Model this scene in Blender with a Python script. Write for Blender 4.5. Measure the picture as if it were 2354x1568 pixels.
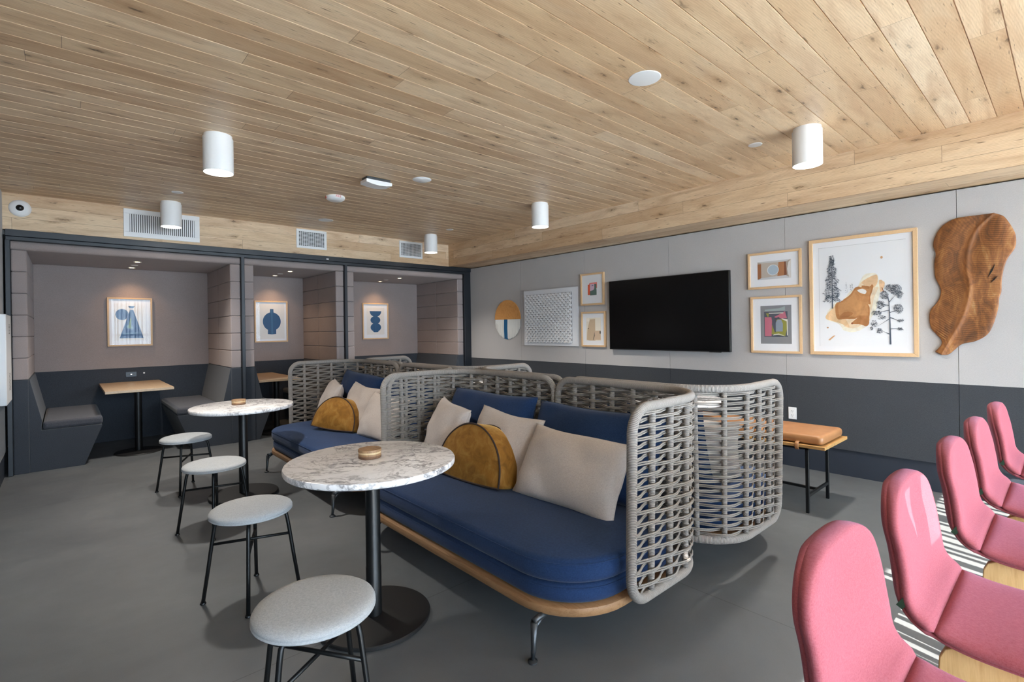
import bpy, math, random
from math import sin, cos, pi, radians as R
from mathutils import Vector, Matrix
from mathutils.geometry import tessellate_polygon

for o in list(bpy.data.objects): bpy.data.objects.remove(o)
SC = bpy.context.scene
COL = SC.collection
random.seed(7)

# ------------------------------------------------------------------ camera
YAW, PITCH, ROLL, FPX, CY, EYE = 0.728647, -0.0003845, -0.0149136, 1152.445, 755.33, 1.4
fw = Vector((sin(YAW)*cos(PITCH), cos(YAW)*cos(PITCH), sin(PITCH)))
r0 = Vector((cos(YAW), -sin(YAW), 0)); u0 = r0.cross(fw)
rr_ = r0*cos(ROLL) + u0*sin(ROLL); uu_ = u0*cos(ROLL) - r0*sin(ROLL)
cam = bpy.data.cameras.new('camera'); camo = bpy.data.objects.new('camera', cam); COL.objects.link(camo)
mx = Matrix((rr_, uu_, -fw)).transposed().to_4x4(); mx.translation = (0, 0, EYE)
camo.matrix_world = mx
cam.sensor_fit = 'HORIZONTAL'; cam.sensor_width = 36; cam.lens = FPX/2354*36
cam.shift_y = -(784-CY)/2354
cam.clip_start = .02
SC.camera = camo
SC.view_settings.view_transform = 'Standard'; SC.view_settings.look = 'None'
SC.view_settings.gamma = 1; SC.view_settings.use_curve_mapping = False
SC.view_settings.exposure = 0.68
SC.cycles.max_bounces = 9; SC.cycles.diffuse_bounces = 6; SC.cycles.glossy_bounces = 3
SC.cycles.transparent_max_bounces = 8
SC.cycles.sample_clamp_indirect = 6
SC.cycles.caustics_reflective = False; SC.cycles.caustics_refractive = False

# ------------------------------------------------------------------ light
wd = bpy.data.worlds.new('world'); SC.world = wd; wd.use_nodes = True
wd.node_tree.nodes['Background'].inputs[0].default_value = (.66, .83, 1.0, 1)
wd.node_tree.nodes['Background'].inputs[1].default_value = 18
sun = bpy.data.lights.new('sun', 'SUN'); sun.energy = 30; sun.angle = R(.12); sun.color = (1, .95, .86)
SUN = Vector((.26, .97, -.5)).normalized()
suno = bpy.data.objects.new('sun', sun); COL.objects.link(suno)
suno.rotation_euler = SUN.to_track_quat('-Z', 'Y').to_euler()
pl = bpy.data.lights.new('window_portal', 'AREA'); pl.shape = 'RECTANGLE'; pl.size = 5.6; pl.size_y = 2.5
pl.cycles.is_portal = True
plo = bpy.data.objects.new('window_portal', pl); COL.objects.link(plo)
plo.location = (2.45, -2.55, 1.3); plo.rotation_euler = (R(90), 0, 0)   # -Z axis looks to +Y

# ------------------------------------------------------------------ colour + nodes
def lin(h):
    if isinstance(h, str):
        c = [int(h[i:i+2], 16)/255 for i in (0, 2, 4)]
        return tuple(x/12.92 if x <= .04045 else ((x+.055)/1.055)**2.4 for x in c) + (1,)
    return tuple(h) + (1,) if len(h) == 3 else h

class NT:
    def __init__(s, name):
        s.m = bpy.data.materials.new(name); s.m.use_nodes = True
        s.t = s.m.node_tree; s.b = s.t.nodes['Principled BSDF']; s.out = s.t.nodes['Material Output']
    def n(s, k, **kw):
        x = s.t.nodes.new('ShaderNode'+k)
        for a, v in kw.items(): setattr(x, a, v)
        return x
    def l(s, a, b): s.t.links.new(a, b)
    def put(s, sock, v):
        if hasattr(v, 'is_output') or isinstance(v, bpy.types.NodeSocket): s.l(v, sock)
        else: sock.default_value = v
    def math(s, op, a, b=0., c=0.):
        x = s.n('Math', operation=op)
        for i, v in enumerate((a, b, c)): s.put(x.inputs[i], v)
        return x.outputs[0]
    def co(s, kind='Object'): return s.n('TexCoord').outputs[kind]
    def mapv(s, v, scale=(1, 1, 1), loc=(0, 0, 0), rot=(0, 0, 0)):
        x = s.n('Mapping'); s.l(v, x.inputs[0])
        x.inputs['Scale'].default_value = scale; x.inputs['Location'].default_value = loc; x.inputs['Rotation'].default_value = rot
        return x.outputs[0]
    def noise(s, v, scale=5, detail=3, rough=.5, dist=0., out=0):
        x = s.n('TexNoise'); s.l(v, x.inputs['Vector'])
        x.inputs['Scale'].default_value = scale; x.inputs['Detail'].default_value = detail
        x.inputs['Roughness'].default_value = rough; x.inputs['Distortion'].default_value = dist
        return x.outputs[out]
    def ramp(s, f, stops, interp='LINEAR'):
        x = s.n('ValToRGB'); x.color_ramp.interpolation = interp; e = x.color_ramp.elements
        while len(e) < len(stops): e.new(.5)
        for i, (p, c) in enumerate(stops):
            e[i].position = p; e[i].color = lin(c) if not isinstance(c, (int, float)) else (c, c, c, 1)
        s.put(x.inputs[0], f); return x.outputs[0]
    def mix(s, f, a, b, mode='MIX'):
        x = s.n('Mix', data_type='RGBA', blend_type=mode)
        s.put(x.inputs[0], f); s.put(x.inputs[6], a); s.put(x.inputs[7], b)
        return x.outputs[2]
    def bump(s, h, strength=.3, dist=.002):
        x = s.n('Bump'); s.put(x.inputs['Height'], h); x.inputs['Strength'].default_value = strength
        x.inputs['Distance'].default_value = dist; s.l(x.outputs[0], s.b.inputs['Normal'])
    def fin(s, col=None, rough=.6, metal=0, spec=.5, sheen=0, coat=0):
        b = s.b.inputs
        if col is not None: s.put(b['Base Color'], col)
        s.put(b['Roughness'], rough); b['Metallic'].default_value = metal
        b['Specular IOR Level'].default_value = spec; b['Sheen Weight'].default_value = sheen
        b['Coat Weight'].default_value = coat
        return s.m

def plain(name, h, rough=.5, metal=0, spec=.5, emis=0, coat=0):
    n = NT(name)
    if emis:
        n.b.inputs['Emission Color'].default_value = lin(h); n.b.inputs['Emission Strength'].default_value = emis
    return n.fin(lin(h), rough, metal, spec, coat=coat)

def fabric(name, h, h2=None, scale=260, mott=.12, bump=.35, sheen=.15, lo=4):
    n = NT(name); c = n.co(); h2 = h2 or h
    w1 = n.noise(n.mapv(c, (1, 1, .22)), scale, 2, .6)
    w2 = n.noise(n.mapv(c, (.22, .22, 1)), scale, 2, .6)
    w = n.math('MULTIPLY', n.math('ADD', w1, w2), .5)
    big = n.noise(c, lo, 3, .5)
    base = n.mix(n.ramp(w, [(.35, 0.), (.65, 1.)]), lin(h), lin(h2))
    k = n.ramp(big, [(.3, 1-mott), (.7, 1+mott)])
    col = n.mix(1., base, k, 'MULTIPLY')
    n.bump(w, bump, .002)
    return n.fin(col, .95, spec=.15, sheen=sheen)

def planks(name, run, row, pitch, phase, length, tones, knot=1.0, rough=.5, seam=0.0):
    """oak boards in object space: run axis, row axis"""
    n = NT(name); sp = n.n('SeparateXYZ'); n.l(n.co(), sp.inputs[0])
    ax = {'x': sp.outputs[0], 'y': sp.outputs[1], 'z': sp.outputs[2]}
    rw = n.math('DIVIDE', n.math('SUBTRACT', ax[row], phase), pitch); ri = n.math('FLOOR', rw)
    def wn(v, w=0.):
        x = n.n('TexWhiteNoise', noise_dimensions='2D'); cc = n.n('CombineXYZ'); n.put(cc.inputs[0], v); n.put(cc.inputs[1], w)
        n.l(cc.outputs[0], x.inputs['Vector']); return x.outputs['Value'], x.outputs['Color']
    off, _ = wn(ri)
    rl = n.math('ADD', n.math('DIVIDE', ax[run], length), n.math('MULTIPLY', off, 3.7)); ci = n.math('FLOOR', rl)
    tone, tc = wn(ri, ci)
    other = [a for a in 'xyz' if a not in (run, row)][0]
    q = n.n('CombineXYZ')
    n.put(q.inputs[0], n.math('ADD', ax[run], n.math('MULTIPLY', tone, 37.)))
    n.put(q.inputs[1], n.math('ADD', ax[row], n.math('MULTIPLY', tone, 11.)))
    n.put(q.inputs[2], n.math('MULTIPLY', tone, 5.))
    v = q.outputs[0]
    base = n.ramp(tone, tones)
    # broad figure
    fig = n.noise(n.mapv(v, (1.1, 7, 1)), 1.6, 4, .55, .8)
    base = n.mix(n.ramp(fig, [(.42, 0.), (.70, .6)]), base, lin('b38d6c'), 'MIX')
    pale = n.noise(n.mapv(v, (1.5, 8, 1), loc=(5, 3, 1)), 1.5, 3, .5, .5)
    base = n.mix(n.ramp(pale, [(.55, 0.), (.75, .35)]), base, lin('dccab0'))
    # cathedral rings
    wv = n.n('TexWave', wave_type='RINGS', rings_direction='Z'); n.l(n.mapv(v, (1.0, 6.5, 1)), wv.inputs['Vector'])
    wv.inputs['Scale'].default_value = 5; wv.inputs['Distortion'].default_value = 7; wv.inputs['Detail'].default_value = 2
    wv.inputs['Detail Scale'].default_value = .7
    base = n.mix(n.math('MULTIPLY', wv.outputs[1], .16), base, lin('957048'))
    fine = n.noise(n.mapv(v, (6, 160, 1)), 3, 3, .6)
    base = n.mix(n.ramp(fine, [(.45, 0.), (.75, .3)]), base, lin('8d6a4a'))
    # knots
    kv = n.n('TexVoronoi', feature='F1', voronoi_dimensions='2D'); n.l(n.mapv(v, (2.1, 7.0, 1)), kv.inputs['Vector']); kv.inputs['Scale'].default_value = 1.
    kd = kv.outputs['Distance']
    kn = n.math('ADD', kd, n.math('MULTIPLY', n.math('SUBTRACT', n.noise(n.mapv(v, (12, 30, 1)), 2.5, 3, .6), .5), .30))
    ks = n.n('SeparateColor'); n.l(kv.outputs['Color'], ks.inputs[0])
    has = n.math('MULTIPLY', n.math('GREATER_THAN', ks.outputs[0], 1-.55*knot), n.math('ADD', n.math('MULTIPLY', ks.outputs[1], .75), .25))
    halo = n.math('MULTIPLY', n.ramp(kn, [(.02, .75), (.26, 0.)]), has)
    core = n.math('MULTIPLY', n.ramp(kn, [(.0, .95), (.075, 0.)]), has)
    base = n.mix(halo, base, lin('93704e')); base = n.mix(core, base, lin('38281e'))
    # small streak checks
    st = n.noise(n.mapv(v, (4, 45, 1), loc=(9, 2, 0)), 2.2, 2, .5)
    base = n.mix(n.ramp(st, [(.66, 0.), (.75, .8)]), base, lin('5d432f'))
    # butt joints (and seams)
    fr = n.math('FRACT', rl); j = n.math('LESS_THAN', fr, .0022/length*1.)
    if seam:
        f2 = n.math('FRACT', rw); j = n.math('MAXIMUM', j, n.math('LESS_THAN', f2, seam/pitch))
    base = n.mix(n.math('MULTIPLY', j, .75), base, lin('4a3626'))
    n.bump(n.math('SUBTRACT', fine, n.math('MULTIPLY', core, 1.5)), .12, .002)
    return n.fin(base, rough, spec=.4)

OAKT = [(0., 'cfaf8c'), (.3, 'e1c5a2'), (.6, 'e9cfae'), (.85, 'd8b994'), (1., 'ebd5b8')]
M = {}
M['oak_ceiling'] = planks('oak_ceiling', 'x', 'y', .1371, .209, 1.9, OAKT, .9, .42)
M['oak_back'] = planks('oak_back', 'x', 'z', .1235, 2.465, 2.1, OAKT, .8, .5, .0022)
M['oak_soffit'] = planks('oak_soffit', 'y', 'z', .125, 2.465, 2.1, OAKT, .8, .5, .0022)
M['oak_under'] = planks('oak_under', 'y', 'x', .15, 4.90, 2.1, OAKT, .8, .5, .002)

def wood(name, a, b, scale=(3, 60, 60), rough=.45, dist=1.0, c=None):
    n = NT(name); v = n.mapv(n.co(), scale)
    g = n.noise(v, 1.0, 4, .6, dist)
    col = n.ramp(g, [(.3, a), (.55, b), (.75, c or a)])
    n.bump(g, .1, .001)
    return n.fin(col, rough, spec=.4)
M['frame_oak'] = wood('frame_oak', 'c9a67e', 'd0ae86', (60, 60, 60), .5)
M['teak'] = wood('teak', '86613f', 'a07a56', (40, 4, 60), .5)
M['ply_top'] = wood('ply_top', 'a38b70', 'b39c80', (70, 5, 60), .35)
M['bench_ply'] = wood('bench_ply', '9a7444', 'b98f58', (60, 5, 60), .5)
M['beech'] = wood('beech', 'c8a06c', 'd9b681', (12, 70, 6), .35)
M['beech_edge'] = wood('beech_edge', 'b9773f', 'c98a50', (12, 70, 6), .4)
M['walnut'] = wood('walnut', '7c5c42', 'a2805e', (90, 12, 30), .5)
M['pale_wood'] = wood('pale_wood', 'c2a67c', 'd2ba92', (90, 12, 30), .5)
M['dark_wood'] = wood('dark_wood', '57402f', '7a5a44', (60, 12, 30), .5)
M['birch'] = wood('birch', 'c98b4a', 'd89c5c', (10, 14, 10), .5, 2.5)

M['felt_light'] = fabric('felt_light', 'a7a4a3', 'b5b2b0', 520, .015)
M['felt_dark'] = fabric('felt_dark', '323539', '45474b', 520, .03)
M['felt_taupe'] = fabric('felt_taupe', '8a7e7c', 'a0938f', 520, .03)
M['felt_booth_dark'] = fabric('felt_booth_dark', '31353b', '454950', 520, .03)
M['seat_dark'] = fabric('seat_dark', '3e4046', '54545a', 320, .05)
M['navy'] = fabric('navy', '182d50', '253c62', 420, .08, .3, .1)
M['linen'] = fabric('linen', 'b3aaa5', 'c9c0ba', 420, .04, .3, .1)
M['stool_wool'] = fabric('stool_wool', '96999c', 'b2b5b7', 620, .01, .5, .2)
M['pink'] = fabric('pink', '884148', '98555b', 620, .03, .2, .16)
M['pink'].node_tree.nodes['Principled BSDF'].inputs['Sheen Tint'].default_value = lin('cdb8ea')  # purple skylight highlight put into the sheen colour
M['piping'] = plain('piping', '3a2a24', .8)
def velvet():
    n = NT('velvet'); c = n.co(); g = n.noise(n.mapv(c, (1, 1, 1)), 9, 4, .6, 1.5)
    lw = n.n('LayerWeight'); lw.inputs[0].default_value = .35
    col = n.ramp(g, [(.3, '75501f'), (.5, '8e6226'), (.75, 'a67c40')])
    n.bump(n.noise(c, 18, 3, .6, 1.), .4, .006)
    n.b.inputs['Sheen Tint'].default_value = lin('ffd080'); n.b.inputs['Sheen Roughness'].default_value = .35
    return n.fin(col, .7, spec=.2, sheen=.8)
M['velvet'] = velvet()
def rope():
    n = NT('rope'); uv = n.co('UV'); sp = n.n('SeparateXYZ'); n.l(uv, sp.inputs[0])
    ph = n.math('ADD', n.math('MULTIPLY', sp.outputs[0], 150.), n.math('MULTIPLY', sp.outputs[1], .4))
    f = n.math('FRACT', ph); tri = n.math('ABSOLUTE', n.math('SUBTRACT', n.math('MULTIPLY', f, 2.), 1.))
    h = n.math('SUBTRACT', 1., n.math('POWER', tri, 2.5))
    no = n.noise(n.co(), 60, 2, .5)
    col = n.mix(h, lin('57524e'), n.mix(no, lin('978f88'), lin('aca49d')))
    n.bump(h, .8, .003)
    return n.fin(col, .8, spec=.25)
M['rope'] = rope()
def strand():
    n = NT('strand'); uv = n.co('UV'); sp = n.n('SeparateXYZ'); n.l(uv, sp.inputs[0])
    ph = n.math('ADD', n.math('MULTIPLY', sp.outputs[0], 160.), n.math('MULTIPLY', sp.outputs[1], 3.))
    h = n.math('ABSOLUTE', n.math('SINE', n.math('MULTIPLY', ph, pi)))
    col = n.mix(h, lin('625b55'), lin('a49c94'))
    n.bump(h, .5, .0015)
    return n.fin(col, .8, spec=.25)
M['strand'] = strand()
def marble():
    n = NT('marble'); c = n.mapv(n.co(), (1, 1, 1), rot=(0, 0, .6))
    wx = n.noise(c, 3.2, 5, .6, .4, out=1)
    add = n.n('VectorMath', operation='MULTIPLY_ADD'); n.l(wx, add.inputs[0]); add.inputs[1].default_value = (.35, .35, .35); n.l(c, add.inputs[2])
    v = n.mapv(add.outputs[0], (1.5, 3.4, 2))
    def vein(scale, w, seed):
        g = n.noise(n.mapv(v, (1, 1, 1), loc=(seed, seed, 0)), scale, 4, .55)
        return n.ramp(n.math('ABSOLUTE', n.math('SUBTRACT', g, .5)), [(0., 1.), (w, 0.)])
    a = vein(2.2, .030, 0); b = vein(5.0, .035, 4); d = n.noise(c, 3, 3, .5)
    m = n.ramp(d, [(.35, .25), (.65, 1.)])
    cloud = n.noise(v, 2.5, 4, .6)
    col = n.mix(n.ramp(cloud, [(.45, 0.), (.8, .5)]), lin('eeecec'), lin('c8c6c9'))
    col = n.mix(n.math('MULTIPLY', a, m), col, lin('6e6a6d')); col = n.mix(n.math('MULTIPLY', n.math('MULTIPLY', b, m), .6), col, lin('6a676d'))
    return n.fin(col, .2, spec=.5)
M['marble'] = marble()
def concrete():
    n = NT('concrete'); c = n.co(); sp = n.n('SeparateXYZ'); n.l(c, sp.inputs[0])
    a = n.noise(c, .9, 6, .6, .6); b = n.noise(c, 9, 5, .65); f = n.noise(c, 260, 2, .6)
    col = n.ramp(a, [(.3, '585b5e'), (.55, '686b6d'), (.75, '76787a')])
    col = n.mix(n.ramp(b, [(.3, .0), (.7, .25)]), col, lin('5f5f60'))
    col = n.mix(n.ramp(f, [(.35, .25), (.6, 0.)]), col, lin('545454'))
    def joint(s, p, per):
        q = n.math('FRACT', n.math('DIVIDE', n.math('SUBTRACT', s, p-per*50), per))
        d = n.math('MULTIPLY', n.math('MINIMUM', q, n.math('SUBTRACT', 1., q)), per)
        return n.math('LESS_THAN', d, .0028)
    j = n.math('MAXIMUM', joint(sp.outputs[0], 2.485, 3.2), joint(sp.outputs[1], 2.257, 3.4))
    col = n.mix(n.math('MULTIPLY', j, .6), col, lin('3a3a3a'))
    n.bump(n.math('SUBTRACT', n.math('MULTIPLY', b, .15), j), .25, .002)
    rg = n.ramp(n.noise(c, 2.5, 4, .6), [(.3, .28), (.7, .42)])
    return n.fin(col, rg, spec=.5)
M['concrete'] = concrete()
def leather():
    n = NT('leather'); c = n.co(); g = n.noise(c, 6, 4, .6); f = n.noise(c, 220, 2, .5)
    n.bump(n.math('ADD', n.math('MULTIPLY', g, 1.), n.math('MULTIPLY', f, .15)), .3, .004)
    return n.fin(n.ramp(g, [(.3, '92623c'), (.7, 'a6764c')]), .42, spec=.5)
M['leather'] = leather()
def carved():
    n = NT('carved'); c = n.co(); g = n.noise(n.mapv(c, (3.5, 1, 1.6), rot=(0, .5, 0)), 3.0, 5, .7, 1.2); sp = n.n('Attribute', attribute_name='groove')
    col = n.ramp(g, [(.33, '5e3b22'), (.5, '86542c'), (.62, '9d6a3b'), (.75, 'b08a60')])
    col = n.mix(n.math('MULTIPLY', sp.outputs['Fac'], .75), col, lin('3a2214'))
    return n.fin(col, .55, spec=.4)
M['carved'] = carved()
M['black_steel'] = plain('black_steel', '121314', .42, .3)
M['base_steel'] = plain('base_steel', '1c1b1b', .5, .2)
M['grey_steel'] = plain('grey_steel', '4c4f52', .4, .7)
M['dark_frame'] = plain('dark_frame', '1b1f25', .45, .1)
M['base_board'] = plain('base_board', '262c36', .55)
M['white_metal'] = plain('white_metal', 'ebebeb', .4)
M['white_plastic'] = plain('white_plastic', 'ececec', .45)
M['vent_dark'] = plain('vent_dark', '2c2d30', .8)
M['lamp_glow'] = plain('lamp_glow', 'fff6ea', .5, emis=14)
M['warm_glow'] = plain('warm_glow', 'ffd9a0', .5, emis=18)
M['paper'] = plain('paper', 'e4e6ea', .8)
M['mat_board'] = plain('mat_board', 'e6e8ec', .8)
M['screen'] = plain('screen', '050506', .22, spec=.35)
M['bezel'] = plain('bezel', '0a0a0b', .35)
M['yarn_white'] = plain('yarn_white', 'dcdad4', .9)
M['yarn_blue'] = plain('yarn_blue', '1f5f88', .9)
M['yarn_dark'] = plain('yarn_dark', '4a4a4c', .9)
M['white_strip'] = plain('white_strip', 'ebebec', .7)
M['shell_edge'] = plain('shell_edge', 'd9b5ae', .6)
M['tag_green'] = plain('tag_green', '1f3a26', .8)
M['outlet_black'] = plain('outlet_black', '1b2430', .4)
M['backing'] = plain('backing', '8b8b88', .9)
M['gap_shade'] = plain('gap_shade', '9a9a9d', .9)
M['ground'] = plain('ground', 'e4e0d8', .9)
def glass(name, fac_lo=.03, tint=(1, 1, 1), rough=.02):
    n = NT(name); t = n.n('BsdfTransparent'); t.inputs[0].default_value = lin(tint)
    g = n.n('BsdfGlossy'); g.inputs['Roughness'].default_value = rough
    lw = n.n('LayerWeight'); lw.inputs[0].default_value = .5; fr = n.math('MULTIPLY_ADD', n.math('POWER', lw.outputs['Facing'], 4.), .6, .008); mx = n.n('MixShader')
    n.l(fr, mx.inputs[0]); n.l(t.outputs[0], mx.inputs[1]); n.l(g.outputs[0], mx.inputs[2]); n.l(mx.outputs[0], n.out.inputs[0])
    return n.m
M['glass'] = glass('glass'); M['acrylic'] = glass('acrylic', tint=(1, 1, 1), rough=.05)
_cc = {}
def ink(h):
    if h in ('a9703e', 'b88350', 'a36a3a', 'b57d49', 'e0c9aa', 'd8b48a', 'd9b48c', 'd7b28c', 'e6dccb') and h not in _cc:   # watercolour wash
        n = NT('ink_'+h); g = n.noise(n.co(), 9, 5, .65, 1.2); c = lin(h)
        col = n.mix(n.ramp(g, [(.3, 0.), (.7, 1.)]), tuple(x*.82 for x in c[:3])+(1,), tuple(min(x*1.22+.02, .9) for x in c[:3])+(1,))
        _cc[h] = n.fin(col, .75)
    if h not in _cc: _cc[h] = plain('ink_'+h, h, .75)
    return _cc[h]

# ------------------------------------------------------------------ geometry helpers
class MB:
    def __init__(s): s.v = []; s.f = []; s.uv = {}; s.mi = []; s.cur = 0
    def add(s, vs, fs, uvs=None):
        k = len(s.v); s.v += [tuple(v) for v in vs]
        for i, f in enumerate(fs):
            if uvs: s.uv[len(s.f)] = uvs[i]
            s.f.append(tuple(a+k for a in f)); s.mi.append(s.cur)
        return s
    def box(s, lo, hi, mtx=None):
        x0, y0, z0 = lo; x1, y1, z1 = hi
        vs = [Vector(p) for p in ((x0,y0,z0),(x1,y0,z0),(x1,y1,z0),(x0,y1,z0),(x0,y0,z1),(x1,y0,z1),(x1,y1,z1),(x0,y1,z1))]
        if mtx: vs = [mtx @ v for v in vs]
        return s.add(vs, [(0,3,2,1),(4,5,6,7),(0,1,5,4),(1,2,6,5),(2,3,7,6),(3,0,4,7)])
    def rings(s, rings, close=True, cap0=True, cap1=True):
        n = len(rings[0]); vs = [p for r in rings for p in r]; fs = []
        for i in range(len(rings)-1):
            for j in range(n if close else n-1):
                a = i*n+j; b = i*n+(j+1) % n; fs.append((a, b, b+n, a+n))
        if cap0: fs.append(tuple(range(n-1, -1, -1)))
        if cap1: fs.append(tuple((len(rings)-1)*n+j for j in range(n)))
        return s.add(vs, fs)
    def lathe(s, prof, c=(0, 0, 0), n=48, axis='z'):
        rs = []
        for r, z in prof:
            r = max(r, 1e-4); ring = []
            for k in range(n):
                a = 2*pi*k/n; p = (r*cos(a), r*sin(a), z)
                if axis == 'y': p = (p[0], -p[2], p[1])
                if axis == 'x': p = (-p[2], p[0], p[1])
                ring.append((c[0]+p[0], c[1]+p[1], c[2]+p[2]))
            rs.append(ring)
        return s.rings(rs)
    def cyl(s, c, r, z0, z1, n=32, axis='z'): return s.lathe([(r, z0), (r, z1)], c, n, axis)
    def tube(s, pts, r, n=8, closed=False, caps=True, flat=1.0):
        P = [Vector(p) for p in pts]; m = len(P); T = []
        for i in range(m):
            a = P[(i-1) % m] if (closed or i > 0) else P[i]; b = P[(i+1) % m] if (closed or i < m-1) else P[i]
            t = (b-a); T.append(t.normalized() if t.length > 1e-9 else Vector((0, 0, 1)))
        up = Vector((0, 0, 1)) if abs(T[0].z) < .9 else Vector((1, 0, 0))
        N = (up - T[0]*up.dot(T[0])).normalized(); frames = []
        for i in range(m):
            N = (N - T[i]*N.dot(T[i])).normalized(); frames.append((N.copy(), T[i].cross(N)))
        if closed:   # spread twist
            n2 = (N - T[0]*N.dot(T[0])).normalized(); ang = math.atan2(n2.dot(frames[0][1]), n2.dot(frames[0][0]))
        else: ang = 0
        rs = []; ln = [0.]
        rad = r if callable(r) else (lambda i: r)
        for i in range(m):
            tw = -ang*i/m; Nn, B = frames[i]; ring = []
            for k in range(n):
                a = 2*pi*k/n + tw; ring.append(P[i] + (Nn*cos(a)*flat + B*sin(a))*rad(i))
            rs.append(ring)
            ln.append(ln[-1] + (P[(i+1) % m]-P[i]).length)
        k0 = len(s.v); s.v += [tuple(p) for rg in rs for p in rg]
        for i in range(m if closed else m-1):
            i2 = (i+1) % m
            for j in range(n):
                j2 = (j+1) % n
                s.uv[len(s.f)] = ((ln[i], j/n), (ln[i], (j+1)/n), (ln[i+1], (j+1)/n), (ln[i+1], j/n))
                s.f.append((k0+i*n+j, k0+i*n+j2, k0+i2*n+j2, k0+i2*n+j)); s.mi.append(s.cur)
        if caps and not closed:
            s.f.append(tuple(k0+j for j in range(n-1, -1, -1))); s.mi.append(s.cur)
            s.f.append(tuple(k0+(m-1)*n+j for j in range(n))); s.mi.append(s.cur)
        return s
    def prism(s, poly, z0, z1, fn=lambda p, z: (p[0], p[1], z)):
        n = len(poly); a = [fn(p, z0) for p in poly]; b = [fn(p, z1) for p in poly]
        tri = tessellate_polygon([[Vector((p[0], p[1], 0)) for p in poly]])
        ar = sum(poly[i][0]*poly[(i+1) % n][1]-poly[(i+1) % n][0]*poly[i][1] for i in range(n))
        fs = [(i, (i+1) % n, (i+1) % n+n, i+n) if ar > 0 else (i, i+n, (i+1) % n+n, (i+1) % n) for i in range(n)]
        for t in tri:
            t = list(t); c = [poly[i] for i in t]
            o = (c[1][0]-c[0][0])*(c[2][1]-c[0][1])-(c[2][0]-c[0][0])*(c[1][1]-c[0][1])
            if o < 0: t = t[::-1]
            fs.append(tuple(i+n for i in t)); fs.append(tuple(t[::-1]))
        return s.add(a+b, fs)
    def grid(s, fn, nu, nv, closeu=False):
        vs = [fn(i/nu, j/nv) for i in range(nu+1) for j in range(nv+1)]
        return s.add(vs, [(i*(nv+1)+j, (i+1)*(nv+1)+j, (i+1)*(nv+1)+j+1, i*(nv+1)+j+1) for i in range(nu) for j in range(nv)])
    def build(s, name, mat, parent=None, smooth=False, bevel=0, seg=2, kind=None, sub=0, label=None):
        me = bpy.data.meshes.new(name); me.from_pydata(s.v, [], s.f)
        for m in (mat if isinstance(mat, (list, tuple)) else [mat]): me.materials.append(m)
        if any(s.mi): me.polygons.foreach_set('material_index', s.mi)
        if s.uv:
            ul = me.uv_layers.new(name='UVMap')
            for i, p in enumerate(me.polygons):
                q = s.uv.get(i)
                if q:
                    for k, li in enumerate(p.loop_indices): ul.data[li].uv = q[k]
        me.validate(clean_customdata=False)
        if smooth:
            me.polygons.foreach_set('use_smooth', [True]*len(me.polygons))
            if smooth != 'all': me.set_sharp_from_angle(angle=R(40))
        me.update()
        o = bpy.data.objects.new(name, me); COL.objects.link(o)
        if parent: o.parent = parent
        if bevel:
            b = o.modifiers.new('bevel', 'BEVEL'); b.width = bevel; b.segments = seg; b.limit_method = 'ANGLE'; b.angle_limit = R(35)
            me.polygons.foreach_set('use_smooth', [True]*len(me.polygons)); me.set_sharp_from_angle(angle=R(35))
            b.harden_normals = False
        if sub:
            m = o.modifiers.new('sub', 'SUBSURF'); m.levels = sub; m.render_levels = sub
        if kind: o['kind'] = kind
        if label: o['label'] = label
        return o

def tag(o, label, cat, group=None):
    o['label'] = label; o['category'] = cat
    if group: o['group'] = group
    return o
def thing(name, label, cat, loc=(0, 0, 0), rz=0, group=None):
    o = bpy.data.objects.new(name, None); COL.objects.link(o); o.location = loc; o.rotation_euler = (0, 0, rz)
    o.empty_display_size = .05
    return tag(o, label, cat, group)
def kids(o): return [c for c in bpy.data.objects if c.parent is o]
def dup(root, label, loc, rz=None, group=None):
    def cp(o, par):
        c = o.copy(); COL.objects.link(c); c.parent = par
        if par is not None: c.matrix_parent_inverse = o.matrix_parent_inverse
        for k in kids_of[o.name]: cp(k, c)
        return c
    kids_of = {}
    allo = list(bpy.data.objects)
    for o in allo: kids_of.setdefault(o.name, [])
    for o in allo:
        if o.parent: kids_of[o.parent.name].append(o)
    r = cp(root, None); r.location = loc
    if rz is not None: r.rotation_euler = (0, 0, rz)
    r['label'] = label
    if group: r['group'] = group
    return r
def rrect(x0, x1, y0, y1, rad, n=8):
    """rounded rectangle, CCW, rad = one radius or 4 (x0y0, x1y0, x1y1, x0y1)"""
    if not isinstance(rad, (list, tuple)): rad = [rad]*4
    o = []
    for (cx, sx, cy, sy, a0, r) in ((x0, 1, y0, 1, pi, rad[0]), (x1, -1, y0, 1, 1.5*pi, rad[1]), (x1, -1, y1, -1, 0, rad[2]), (x0, 1, y1, -1, .5*pi, rad[3])):
        for k in range(n+1):
            a = a0+pi/2*k/n; o.append((cx+sx*r+r*cos(a), cy+sy*r+r*sin(a)))
    return o
def lerp(a, b, t): return a+(b-a)*t

# ================================================================== SETTING
XL, XR, YW, YB, ZC, ZS = -.45, 5.355, -2.4, 7.09, 2.835, 2.465
MB().box((XL-1.2, YW-.2, -.1), (XR+.3, 8.75, 0)).build('floor', M['concrete'], kind='structure')
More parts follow.
